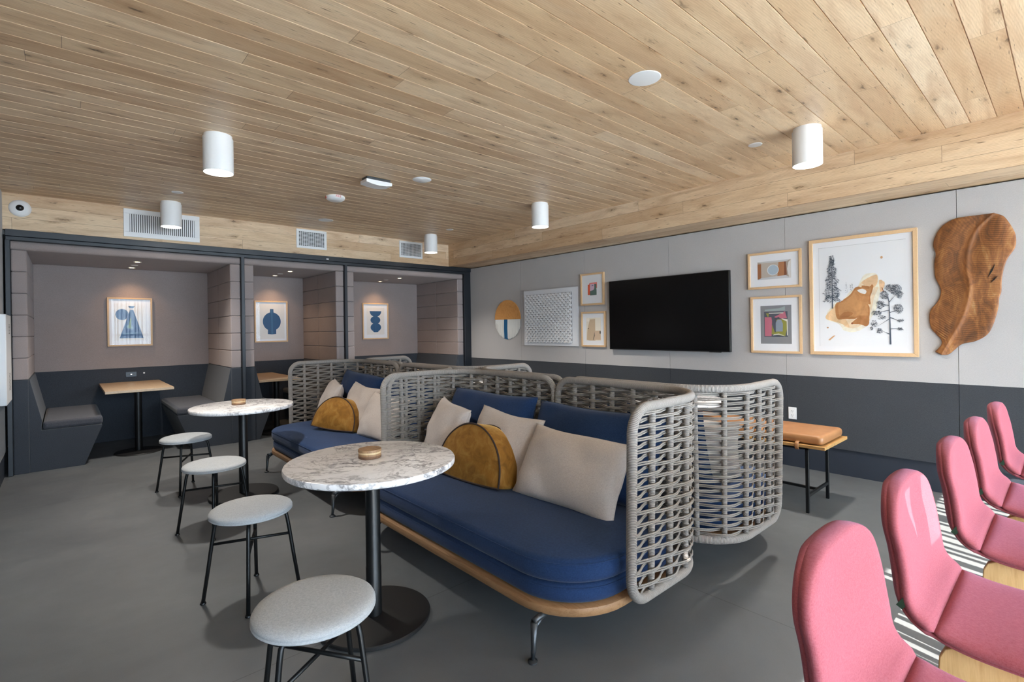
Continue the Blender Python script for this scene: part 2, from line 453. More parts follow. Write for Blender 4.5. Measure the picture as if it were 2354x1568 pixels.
# ceiling boards: each row dips into a small bevelled groove
c = MB(); prof = []
y = .209-.1371*20
while y < YB+.1:
    prof += [(y+.0012, ZC), (y+.1371-.0050, ZC), (y+.1371-.0038, ZC+.006), (y+.1371+.0000, ZC+.006)]
    y += .1371
prof = [(min(max(a, YW-.2), YB+.02), b) for a, b in prof]
c.grid(lambda u, v: (lerp(XL-.05, XR, u), prof[round(v*(len(prof)-1))][0], prof[round(v*(len(prof)-1))][1]), 1, len(prof)-1)
c.box((XL-.3, YW-.2, ZC+.05), (XR+.3, 8.75, ZC+.2))
c.build('ceiling', M['oak_ceiling'], kind='structure')
w = MB().box((XL-.3, YB, ZS), (XR+.3, YB+.05, ZC+.1)); w.cur = 1; w.box((XL-1.1, 8.55, 0), (XR+.3, 8.75, ZC+.1)).box((XL-.3, YB+.05, 2.42), (XR+.3, 8.6, 2.47))
w.box((XR+.02, 7.09, 0), (XR+.3, 8.6, 2.5)).box((XL-.3, 7.09, 0), (XL-.02, 8.6, 2.5))
w.build('wall_back', [M['oak_back'], M['backing']], kind='structure')
# dropped timber beam along the right wall
b = MB().box((4.90, YW, ZS), (XR+.3, YB+.03, ZC+.1)); so = b.build('trim_1', [M['oak_soffit'], M['oak_under']], kind='structure')
for p in so.data.polygons:
    if abs(p.normal.z) > .9: p.material_index = 1
# right wall : felt panels with shadow gaps
PY = [YW, -1.96, -.672, .615, 1.896, 3.176, 4.460, 5.749, 7.09]
w = MB().box((XR+.02, YW-.2, 0), (XR+.3, 7.12, 2.6)); w.cur = 1
for a, b_ in zip(PY[:-1], PY[1:]): w.box((XR-.03, a+.0018, .90), (XR+.02, b_-.0018, 2.452))
w.cur = 2
for a, b_ in zip(PY[:-1], PY[1:]): w.box((XR-.03, a+.0018, .24), (XR+.02, b_-.0018, .90))
w.build('wall_right', [M['dark_frame'], M['felt_light'], M['felt_dark']], kind='structure')
MB().box((XR-.012, YW, 0), (XR+.02, 7.09, .238)).build('baseboard_right', M['base_board'], kind='structure')
w = MB().box((XL-.3, YW-.2, 0), (XL-.03, 7.12, ZC+.1)); w.cur = 1; w.box((XL-.03, YW, .90), (XL, 7.085, ZC)); w.cur = 2; w.box((XL-.03, YW, .24), (XL, 7.085, .90))
w.build('wall_left', [M['dark_frame'], M['felt_light'], M['felt_dark']], kind='structure', bevel=.006)
MB().box((XL-.03, YW, 0), (XL-.010, 7.085, .238)).build('baseboard_left', M['base_board'], kind='structure')
# window wall behind the camera
w = MB()
for lo, hi in (((XL-.3, YW-.2, 0), (XR+.3, YW, .12)), ((XL-.3, YW-.2, 2.50), (XR+.3, YW, ZC+.1)), ((XL-.3, YW-.2, 0), (XL+.05, YW, 2.6)), ((XR-.1, YW-.2, 0), (XR+.3, YW, 2.6))):
    w.box(lo, hi)
w.build('wall_front', M['white_metal'], kind='structure')
for i in range(4):
    x0 = XL+.05+i*1.41; f = MB()
    for lo, hi in (((x0, YW-.12, .12), (x0+.05, YW-.05, 2.5)), ((x0+1.36, YW-.12, .12), (x0+1.41, YW-.05, 2.5)), ((x0, YW-.12, .12), (x0+1.41, YW-.05, .17)), ((x0, YW-.12, 2.45), (x0+1.41, YW-.05, 2.5))): f.box(lo, hi)
    f.build('window_%d' % (i+1), M['dark_frame'], kind='structure')
# terrace outside and an unseen roof added to block and shape the sun
MB().box((-6, -9, -.2), (12, YW-.2, -.05)).build('floor_terrace', M['ground'], kind='structure')
r = MB(); Z0 = 2.74; YE = -4.60; AP = (.68, .95, -3.60, -3.16)
r.box((-3, YE, Z0), (9, AP[2], Z0+.03)).box((-3, AP[3], Z0), (9, YW-.2, Z0+.03)).box((-3, AP[2], Z0), (AP[0], AP[3], Z0+.03)).box((AP[1], AP[2], Z0), (9, AP[3], Z0+.03))
x = AP[0]
while x < AP[1]: r.box((x, AP[2], Z0), (x+.0042, AP[3], Z0+.0008)); x += .006  # fine slats added in the opening to dim sun on a chair back
r.build('sun_block_roof', M['white_metal'], kind='structure')
r = MB(); x = .3; k = 0
while x < 5.2:
    r.box((x, YW-.26, .1), (x+.028, YW-.22, 2.6)); x += .028+(.085, .050, .11, .045, .07)[k % 5]; k += 1
for zz in (.55, 1.35, 2.58): r.box((.3, YW-.28, zz), (5.2, YW-.26, zz+.05))
r.build('sun_stripe_screen', M['white_metal'], kind='structure')  # unseen slat screen added to break the sunlight into stripes

# black steel frame around the booths
f = MB()
f.box((-.43, 7.03, 2.395), (5.405, 7.09, 2.462)).box((-.43, 7.045, 2.355), (5.405, 7.09, 2.395))
f.box((-.435, 7.045, 0), (-.395, 7.09, 2.36)).box((1.684, 7.045, 0), (1.724, 7.09, 2.36)).box((3.045, 7.045, 0), (3.085, 7.09, 2.36)).box((5.19, 7.045, 0), (5.352, 7.09, 2.36))
f.build('trim_3', M['dark_frame'], kind='structure', bevel=.004)

# ================================================================== BOOTHS
BD = 8.45
def booth(x0, x1, rows_lbl, cat='booth', tablecx=None, tw=.65):
    xi0, xi1 = x0+.117, x1-.117
    t = thing('seating_booth', rows_lbl, cat, ((x0+x1)/2, 7.09, 0)); cx = (x0+x1)/2
    L = lambda x: x-cx
    Y = lambda y: y-7.09
    zb, zt = .95, 2.268
    for sgn, a, b in ((0, x0, xi0), (1, xi1, x1)):
        m = MB(); rowh = (zt-zb)/6
        for k in range(6):
            for (y0, y1) in ((0, .68), (.68, 1.36)):
                m.box((L(a), y0+(.001 if y0 else 0), zb+k*rowh+.0008), (L(b), y1-.001, zb+(k+1)*rowh-.0008))
        m.build('side_panel', M['felt_taupe'], t, bevel=.011, seg=3)
        m = MB().box((L(a), 0.0, 0.0), (L(b), 1.36, zb)); m.build('lower_side_panel', M['felt_booth_dark'], t, bevel=.008)
    MB().box((L(xi0)+.001, 1.335, zb), (L(xi1)-.001, 1.36, zt)).build('back_panel', M['felt_taupe'], t)
    MB().box((L(xi0)+.001, 1.33, 0.0), (L(xi1)-.001, 1.36, zb-.001)).build('lower_back_panel', M['felt_booth_dark'], t)
    m = MB().box((L(x0)-.018, 0.0, zt+.001), (L(x1)+.018, 1.36, zt+.09)); m.build('ceiling_panel', M['felt_taupe'], t, bevel=.03, seg=5)
    return t
x_b = [(-.395, 1.684), (1.724, 3.045), (3.085, 5.19)]
booth(*x_b[0], 'wide taupe felt booth nearest the left wall, with the cone-shape print on its back')
booth(*x_b[1], 'narrow taupe felt booth, the middle one between two black posts')
booth(*x_b[2], 'taupe felt booth next to the wide black corner column, with the stacked-shapes print')

def bench_side(x_wall, sgn, seat, label):
    """profile in x (sgn +1 grows to +x), extruded in depth"""
    t = thing('booth_bench', label, 'bench', (x_wall, 7.10, 0), 0, 'benches built into the felt booths')
    S = lambda p: (sgn*p[0], p[1])
    body = [(0, 0), (seat-.15, 0), (seat, .405), (seat-.002, .418), (.085, .418), (.095, .515), (.006, .948), (0, .948)]
    fn = lambda p, z: (sgn*p[0], z, p[1])
    m = MB(); bp = body
    n = len(bp); m.add([fn(p, 0) for p in bp]+[fn(p, 1.318) for p in bp],
        ([(i, (i+1) % n, (i+1) % n+n, i+n) if sgn < 0 else (i, i+n, (i+1) % n+n, (i+1) % n) for i in range(n)] + [tuple(range(n)) if sgn > 0 else tuple(range(n-1, -1, -1)), tuple(range(2*n-1, n-1, -1)) if sgn > 0 else tuple(range(n, 2*n))]))
    m.build('body', M['felt_booth_dark'], t, bevel=.01)
    m = MB(); a, b = sorted((sgn*.10, sgn*(seat+.006))); m.box((a, .004, .42), (b, 1.314, .507)); m.build('seat_pad', M['seat_dark'], t, bevel=.028, seg=4)
    return t
bench_side(-.278+.0, 1, .575, 'dark felt bench beside the left wall, left side of the widest booth')
bench_side(1.567, -1, .575, 'dark felt bench on the right side of the booth with the cone-shape print')
bench_side(2.928, -1, .34, 'dark felt bench on the right side of the narrow middle booth')
bench_side(1.841, 1, .20, 'dark felt bench hidden beside the left post in the middle booth')
bench_side(3.202, 1, .575, 'dark felt bench on the left side of the booth with the stacked-shapes print')
bench_side(5.073, -1, .575, 'dark felt bench beside the wide black column')

def booth_table(cx, x0, x1, label):
    t = thing('booth_table', label, 'table', (cx, 7.43, 0), 0, 'oak ply tables inside the booths')
    MB().box((x0-cx, -.30, .735), (x1-cx, .985, .765)).build('table_top', M['ply_top'], t, bevel=.002)
    MB().lathe([(.001, 0), (.235, 0), (.238, .004), (.232, .012), (.06, .02), (.001, .02)], n=48).build('base', M['base_steel'], t, smooth=True)
    MB().cyl((0, 0, 0), .037, .02, .735, 32).build('pole', M['black_steel'], t, smooth=True)
booth_table(.645, .325, .965, 'rectangular oak table in the booth with the cone-shape print')
booth_table(2.2, 1.90, 2.43, 'rectangular oak table between the posts in the middle booth')
booth_table(4.15, 3.82, 4.46, 'rectangular oak table in the booth by the black column')

def booth_light(x, y, label):
    t = thing('recessed_light', label, 'light', (x, y, 2.269), 0, 'small warm lights in the booth ceilings')
    m = MB(); rs = []
    m.lathe([(.024, -.001), (.040, -.001), (.042, -.004), (.038, -.007), (.026, -.004), (.024, -.001)], n=28); m.build('trim_ring', M['white_metal'], t, smooth=True)
    MB().lathe([(.001, -.0035), (.024, -.0035), (.024, -.001), (.001, -.001)], n=20).build('lens', M['warm_glow'], t)
    l = bpy.data.lights.new('booth_spot', 'SPOT'); l.energy = 10; l.spot_size = R(115); l.spot_blend = 1; l.color = (1, .66, .38); l.shadow_soft_size = .02
    o = bpy.data.objects.new('booth_spot', l); COL.objects.link(o); o.parent = t; o.location = (0, 0, -.02)
for x, bn in ((.665, 'the cone-shape print'), (2.43, 'the round-vase print'), (4.188, 'the stacked-shapes print')):
    booth_light(x, 7.50, 'small glowing booth light, the front one above '+bn)
    booth_light(x, 8.19, 'small glowing booth ceiling light close to the wall above '+bn)
def cover_disc(x, y, z, r, label, group, dome=0):
    o = MB().lathe([(.001, -.006-dome), (r*.75, -.005-dome*.6), (r*.97, -.003), (r, 0), (.001, 0)], n=40).build('ceiling_disc', M['white_plastic'], smooth=True)
    o.location = (x, y, z); tag(o, label, 'cover', group)
for x, n_ in ((.668, 'cone-shape'), (2.42, 'round-vase'), (4.15, 'stacked-shapes')):
    cover_disc(x, 7.90, 2.269, .040, 'small white cover disc between the two lights above the %s print' % n_, 'white discs in booth ceilings')
def outlet_black(x, label):
    t = thing('power_outlet', label, 'outlet', (x, 8.42, .86))
    MB().box((-.06, -.006, -.035), (.06, 0, .035)).build('plate', M['outlet_black'], t, bevel=.003)
    for s in (-.03, .03): MB().box((s-.014, -.0075, -.012), (s+.014, -.006, .012)).box((s-.012, -.0082, -.006), (s-.008, -.0076, .010)).box((s+.006, -.0082, -.006), (s+.010, -.0076, .010)).build('socket', M['bezel'], t)
    MB().box((-.004, -.008, -.003), (.006, -.006, .004)).build('indicator', M['lamp_glow'], t)
outlet_black(.66, 'dark wall outlet above the table in the left booth')
for x, n_ in ((.80, 'left'), (1.98, 'middle')):
    o = MB().lathe([(.001, -.004), (.008, -.004), (.01, 0), (.001, 0)], (0, 0, 0), 16, 'y').build('wall_button', M['white_plastic'], smooth=True)
    o.location = (x, 8.418, .87); o.rotation_euler = (0, 0, pi); o.rotation_euler = (0, 0, 0)
    tag(o, 'tiny white round button on the dark felt of the %s booth' % n_, 'button')

# ================================================================== CEILING FIXTURES
def cyl_light(x, y, label):
    t = thing('ceiling_light', label, 'light', (x, y, ZC), 0, 'white cylinder ceiling lights')
    r, h = .098, .272
    MB().lathe([(.001, 0), (r*.93, 0), (r*.93, -.022), (.001, -.022)], n=48).build('mount', M['white_metal'], t, smooth=True)
    MB().lathe([(.001, -.022), (r, -.022), (r, -h), (r-.004, -h), (r-.006, -h+.02), (.001, -h+.021)], n=48).build('body', M['white_metal'], t, smooth=True)
    MB().lathe([(.001, -h+.014), (r-.008, -h+.014), (r-.008, -h+.019), (.001, -h+.019)], n=40).build('lens', M['lamp_glow'], t)
    l = bpy.data.lights.new('downlight', 'SPOT'); l.energy = 115; l.spot_size = R(115); l.spot_blend = .9; l.color = (1, .95, .88); l.shadow_soft_size = .07
    o = bpy.data.objects.new('downlight', l); COL.objects.link(o); o.parent = t; o.location = (0, 0, -h-.01)
    return t
cyl_light(.850, 4.137, 'white cylinder ceiling light, largest of those on the left side of the room')
cyl_light(.884, 6.562, 'white cylinder ceiling light hanging in front of the long air vent')
cyl_light(4.108, 4.088, 'white cylinder ceiling light in the middle, beside the timber beam')
cyl_light(4.156, 6.476, 'small distant white cylinder ceiling light beside the rightmost grid vent')
cyl_light(4.079, 1.289, 'white cylinder ceiling light near the beam above the framed tree print')
cover_disc(2.52, 1.639, ZC, .092, 'large flat white speaker disc on the ceiling, closest to camera', 'round white ceiling discs')
cover_disc(2.566, 4.137, ZC, .090, 'round domed white ceiling disc beside the rectangular emergency fitting', 'round white ceiling discs', .012)
cover_disc(2.535, 6.423, ZC, .092, 'flat white ceiling disc above the square grid vent in the middle', 'round white ceiling discs')
cover_disc(4.127, 1.678, ZC, .052, 'small white ceiling disc left of the nearest cylinder light on the right', 'small white ceiling discs')
cover_disc(.873, 6.056, ZC, .052, 'small white ceiling disc just above the cylinder light by the long vent', 'small white ceiling discs')
cover_disc(4.156, 5.971, ZC, .052, 'tiny distant white ceiling disc above the rightmost grid vent', 'small white ceiling discs')
t = thing('emergency_light', 'white rectangular emergency fitting on the oak ceiling', 'fitting', (2.227, 4.40, ZC))
MB().box((-.12, -.055, -.03), (.12, .055, 0)).build('base_plate', M['grey_steel'], t, bevel=.003)
m = MB(); m.prism([(-.13, 0), (.13, 0), (.13, -.028), (.07, -.040), (0, -.045), (-.07, -.040), (-.13, -.028)][::-1], -.065, .065, lambda p, z: (p[0], z, p[1]-.028)); m.build('cover', M['white_plastic'], t)
t = thing('smoke_detector', 'white domed fire alarm with small red letters on the ceiling', 'alarm', (2.174, 5.236, ZC))
MB().lathe([(.001, 0), (.095, 0), (.098, -.012), (.092, -.03), (.07, -.045), (.04, -.052), (.001, -.052)], n=48).build('body', M['white_plastic'], t, smooth=True)
MB().lathe([(.001, -.05), (.03, -.05), (.028, -.068), (.015, -.08), (.001, -.082)], n=24).build('strobe_lens', M['acrylic'], t, smooth=True)
def text_mesh(s, size, name, mat, parent, loc, rot, label=None, ext=.0006):
    cu = bpy.data.curves.new(name, 'FONT'); cu.body = s; cu.size = size; cu.extrude = ext; cu.align_x = 'CENTER'; cu.align_y = 'CENTER'
    tmp = bpy.data.objects.new(name, cu); COL.objects.link(tmp); bpy.context.view_layer.update()
    me = bpy.data.meshes.new_from_object(tmp); COL.objects.unlink(tmp); bpy.data.objects.remove(tmp)
    me.materials.clear(); me.materials.append(mat)
    o = bpy.data.objects.new(name, me); COL.objects.link(o); o.parent = parent; o.location = loc; o.rotation_euler = rot
    return o
for ang in (-.75-pi/2+.45+.25, -.75-pi/2-1.05):
    text_mesh('FIRE', .032, 'lettering', ink('c0392f'), t, (.0965*cos(ang), .0965*sin(ang), -.018), (R(105), 0, ang+pi/2))

def vent(xc, zc, w, h, label, style):
    t = thing('air_vent', label, 'vent', (xc, 7.088, zc)); b = .032 if style == 'grid' else .055
    m = MB()
    for lo, hi in (((-w/2, -.012, -h/2), (w/2, 0, -h/2+b)), ((-w/2, -.012, h/2-b), (w/2, 0, h/2)), ((-w/2, -.012, -h/2+b), (-w/2+b, 0, h/2-b)), ((w/2-b, -.012, -h/2+b), (w/2, 0, h/2-b))): m.box(lo, hi)
    m.build('frame', M['white_metal'], t, bevel=.003)
    MB().box((-w/2+b-.004, -.002, -h/2+b-.004), (w/2-b+.004, -.0005, h/2-b+.004)).build('backing', M['vent_dark'], t)
    m = MB(); W_, H_ = w-2*b, h-2*b
    if style == 'bars':
        n = 31
        for i in range(n): x = -W_/2+W_*(i+.5)/n; m.box((x-.0062, -.010, -H_/2), (x+.0062, -.003, H_/2))
        m.build('slats', M['white_metal'], t)
        m = MB()
        for sx in (-1, 1): m.box((sx*(w/2-.11)-.012, -.016, h/2-.042), (sx*(w/2-.11)+.012, -.012, h/2-.022))
        m.build('latch', M['white_metal'], t)
    else:
        n, k = 14, 11
        for i in range(n+1): x = -W_/2+W_*i/n; m.box((x-.003, -.008, -H_/2), (x+.003, -.004, H_/2))
        for i in range(k+1): z = -H_/2+H_*i/k; m.box((-W_/2, -.0105, z-.0032), (W_/2, -.0082, z+.0032))
        m.build('slats', M['white_metal'], t)
vent(.874, 2.657, .735, .315, 'long white air vent with vertical slats on the oak bulkhead', 'bars')
vent(2.593, 2.684, .418, .262, 'white grid air vent in the middle of the oak bulkhead', 'grid')
vent(4.17, 2.684, .42, .262, 'white grid air vent near the corner with the timber beam', 'grid')
t = thing('security_camera', 'round white dome camera on the oak bulkhead by the left wall', 'camera', (-.322, 7.09, 2.688))
MB().lathe([(.001, -.035), (.035, -.035), (.065, -.025), (.083, -.010), (.085, 0), (.001, 0)][::1], (0, 0, 0), 40, 'y').build('housing', M['white_plastic'], t, smooth=True)
MB().lathe([(.001, -.056), (.018, -.053), (.028, -.044), (.031, -.034), (.001, -.034)], (0, 0, 0), 32, 'y').build('lens_dome', M['bezel'], t, smooth=True)
for o in kids(t): o.rotation_euler = (0, 0, pi)
t = thing('wall_box', 'slim white slotted box mounted on the left wall at the photo edge', 'panel', (XL, 6.79, 1.18))
MB().box((.001, -.30, -.42), (.052, .29, .42)).build('case', M['white_plastic'], t, bevel=.008)
m = MB()
for z0, n_ in ((.24, 7), (-.30, 12)):
    for i in range(n_): m.box((.052, -.02, z0+i*.014), (.0535, .10, z0+i*.014+.006))
m.build('slots', M['backing'], t)
t = thing('frame_sensor', 'tiny white sensor on the black header over the middle booth', 'sensor', (2.79, 7.03, 2.42))
MB().box((-.018, -.006, -.008), (.018, 0, .008)).build('cap', M['white_plastic'], t, bevel=.002)

# ================================================================== ART
def picture(name, label, loc, rz, w, h, fwid, depth, art, mat_w, gl=True):
    """local X right, Z up, front -Y; art(m) adds prints in units of the paper rectangle"""
    t = thing(name, label, 'picture', loc, rz)
    m = MB(); W_, H_ = w/2, h/2
    o = [(-W_, -H_), (W_, -H_), (W_, H_), (-W_, H_)]; i_ = [(-W_+fwid, -H_+fwid), (W_-fwid, -H_+fwid), (W_-fwid, H_-fwid), (-W_+fwid, H_-fwid)]
    for k in range(4):
        q = [o[k], o[(k+1) % 4], i_[(k+1) % 4], i_[k]]
        m.prism(q, 0, depth, lambda p, z: (p[0], -z, p[1]))
    # prism maps (x,z) plane to -y thickness
    m.build('frame', M['frame_oak'], t, bevel=.0015, seg=1)
    MB().box((-W_+fwid-.001, -depth*.5, -H_+fwid-.001), (W_-fwid+.001, -.002, H_-fwid+.001)).build('mat_board', M['mat_board'], t)
    pw, ph = w-2*fwid-2*mat_w, h-2*fwid-2*mat_w
    lay = {}; mats = []; pm = MB(); cnt = [0]
    def poly(col, pts, lift=None):
        if col not in mats: mats.append(col)
        pm.cur = mats.index(col); cnt[0] += 1
        z = depth*.5+.0004+cnt[0]*.00012 if lift is None else depth*.5+.0004+lift
        pm.prism([((u-.5)*pw, (v-.5)*ph) for u, v in pts], z-.0003, z, lambda p, zz: (p[0], -zz, p[1]))
    art(poly, pw, ph)
    pm.build('print', [ink(c_) for c_ in mats], t)
    if gl: MB().box((-W_+fwid-.001, -depth+.004, -H_+fwid-.001), (W_-fwid+.001, -depth+.0055, H_-fwid+.001)).build('glass', M['glass'], t)
    return t
def circ(cx, cy, rx, ry, a0=0, a1=360, n=40): return [(cx+rx*cos(R(a0+(a1-a0)*k/n)), cy+ry*sin(R(a0+(a1-a0)*k/n))) for k in range(n+(0 if abs(a1-a0) >= 360 else 1))]
def sq(x0, y0, x1, y1): return [(x0, y0), (x1, y0), (x1, y1), (x0, y1)]
BL = '2a567f'
def art1(P, pw, ph):
    P('e2dfdb', sq(0, 0, 1, 1)); P(BL, circ(.24, .70, .21, .15)); P(BL, [(.43, .93), (.66, .93), (.59, .865), (.50, .865)])
    P(BL, [(.50, .83), (.60, .83), (.93, .06), (.15, .06)])
    P('6f97a6', [(.40, .42), (.60, .36), (.58, .30), (.38, .34)]); P('86a58e', [(.42, .34), (.52, .33), (.53, .60), (.50, .60)]); P('4a7797', [(.25, .20), (.80, .23), (.82, .18), (.24, .16)])
def art2(P, pw, ph):
    P('dfdcd8', sq(0, 0, 1, 1)); P(BL, circ(.52, .50, .34, .265)); P(BL, [(.45, .70), (.59, .70), (.585, .86), (.455, .86)])
    P(BL, [(.37, .35), (.68, .35), (.68, .145), (.52, .13), (.36, .145)]); P('3c6a90', [(.495, .14), (.56, .14), (.54, .85), (.50, .85)])
def art3(P, pw, ph):
    P('e0ddd9', sq(0, 0, 1, 1)); P(BL, circ(.5, .87, .33, .21, 180, 360)); P(BL, circ(.49, .54, .28, .145)); P(BL, circ(.51, .27, .30, .16)); P(BL, [(.32, .12), (.70, .12), (.60, .09), (.42, .09)])
    P('3c6a90', [(.495, .10), (.505, .10), (.505, .86), (.495, .86)])
yb_ = BD-.026
picture('framed_print', 'framed print of a blue cone and oval shape, in the left booth', (.658, yb_, 1.562), 0, .482, .645, .020, .030, art1, .055)
picture('framed_print', 'framed print of a round blue vase shape, in the middle booth', (2.430, yb_, 1.563), 0, .490, .648, .020, .030, art2, .030)
picture('framed_print', 'framed print of three stacked blue bowl shapes, in the right booth', (4.200, yb_, 1.567), 0, .502, .648, .020, .030, art3, .060)

RW = XR-.031
def art_f1(P, pw, ph):
    P('e6e7ea', sq(0, 0, 1, 1)); P('dd5440', sq(.2, .12, .90, .90)); P('e8837a', sq(.30, .55, .97, .93)); P('e2613c', sq(.05, .12, .35, .82)); P('5c7368', sq(.28, .10, .92, .45)); P('5c7368', sq(.70, .30, .90, .82))
    P('d9b9cc', sq(.27, .38, .70, .84)); P('5c7368', [(.27, .10), (.92, .10), (.90, .55), (.70, .55), (.62, .44), (.40, .40), (.27, .36)]); P('8b7ea0', circ(.53, .74, .09, .05)); P('3a3030', sq(.26, .09, .80, .105))
def art_f2(P, pw, ph):
    P('e4dccb', sq(0, 0, 1, 1)); P('c8b093', [(.20, .0), (.62, .0), (.62, .95), (.25, .93), (.08, .5), (.02, .05)]); P('e6dfd0', sq(.62, .44, .98, 1.0)); P('cbb298', sq(.55, .04, .98, .43)); P('55504a', [(.45, .0), (.50, .05), (.58, .22), (.55, .42), (.53, .25)]); P('3a3030', circ(.13, .53, .03, .025)); P('5e5a50', circ(.95, .36, .05, .07)); P('efe8dc', sq(.0, .84, .22, 1.0))
def art_f3(P, pw, ph):
    P('a79a8e', sq(0, 0, 1, 1)); P('96603c', sq(0, .05, .11, .88)); P('b8aca0', sq(.12, .12, .72, .95)); P('a8724c', [(.60, .10), (.83, .14), (.82, .95), (.64, .93)]); P('7a4a30', [(.80, .14), (.88, .18), (.85, .92), (.81, .95)])
    P('c3c3c4', [(.12, .92), (.85, .90), (1, 1), (0, 1)]); P('c4c6ca', [(.0, .0), (1, .0), (.84, .16), (.12, .10)]); P('d8d4d0', [(.95, .0), (1, .0), (1, 1), (.93, .86), (.89, .5), (.92, .2)]); P('d9dde0', circ(.47, .50, .175, .29)); P('a9bac8', circ(.475, .50, .155, .265))
def art_f4(P, pw, ph):
    P('85868a', sq(0, 0, 1, 1)); P('9aa6a6', [(.15, .86), (.8, .86), (.8, .97), (.6, .92), (.15, .90)]); P('50545e', sq(.12, .18, .88, .84)); P('b9697a', [(.14, .20), (.36, .20), (.38, .60), (.36, .70), (.14, .70)]); P('b9697a', [(.45, .70), (.66, .78), (.80, .84), (.86, .66), (.55, .66)])
    P('8c8a3e', [(.36, .25), (.80, .20), (.86, .40), (.84, .60), (.70, .64), (.5, .64), (.46, .32), (.38, .5)]); P('4a4c58', [(.46, .30), (.50, .30), (.52, .62), (.64, .66), (.60, .70), (.46, .66)]); P('8892a0', [(.50, .32), (.72, .32), (.73, .52), (.68, .62), (.56, .63), (.50, .55)]); P('ddd9cc', [(.68, .66), (.88, .63), (.88, .22), (.855, .22), (.85, .58), (.72, .63)])
    P('ddd9cc', [(.28, .79), (.75, .79), (.75, .81), (.28, .81)]); P('8c8a3e', [(.18, .80), (.28, .80), (.26, .68)]); P('e0dcd0', [(.40, .22), (.60, .24), (.80, .20), (.60, .265), (.45, .25)]); P('3c4352', [(.40, .18), (.75, .18), (.58, .225)])
picture('framed_print', 'small oak-framed print of red and green blocks, upper one left of the television', (RW, 4.313, 1.912), -pi/2, .40, .432, .024, .028, art_f1, .09)
picture('framed_print', 'small oak-framed print of beige brush strokes, lower one left of the television', (RW, 4.302, 1.372), -pi/2, .415, .475, .024, .028, art_f2, .06)
picture('framed_print', 'landscape oak-framed photograph of a white circle on a brown wall, right of the television', (RW, 1.995, 1.947), -pi/2, .505, .370, .022, .028, art_f3, .072)
picture('framed_print', 'oak-framed abstract print in grey, pink and olive beneath the landscape photograph', (RW, 1.985, 1.398), -pi/2, .480, .572, .022, .028, art_f4, .072)
rnd = random.Random(3)
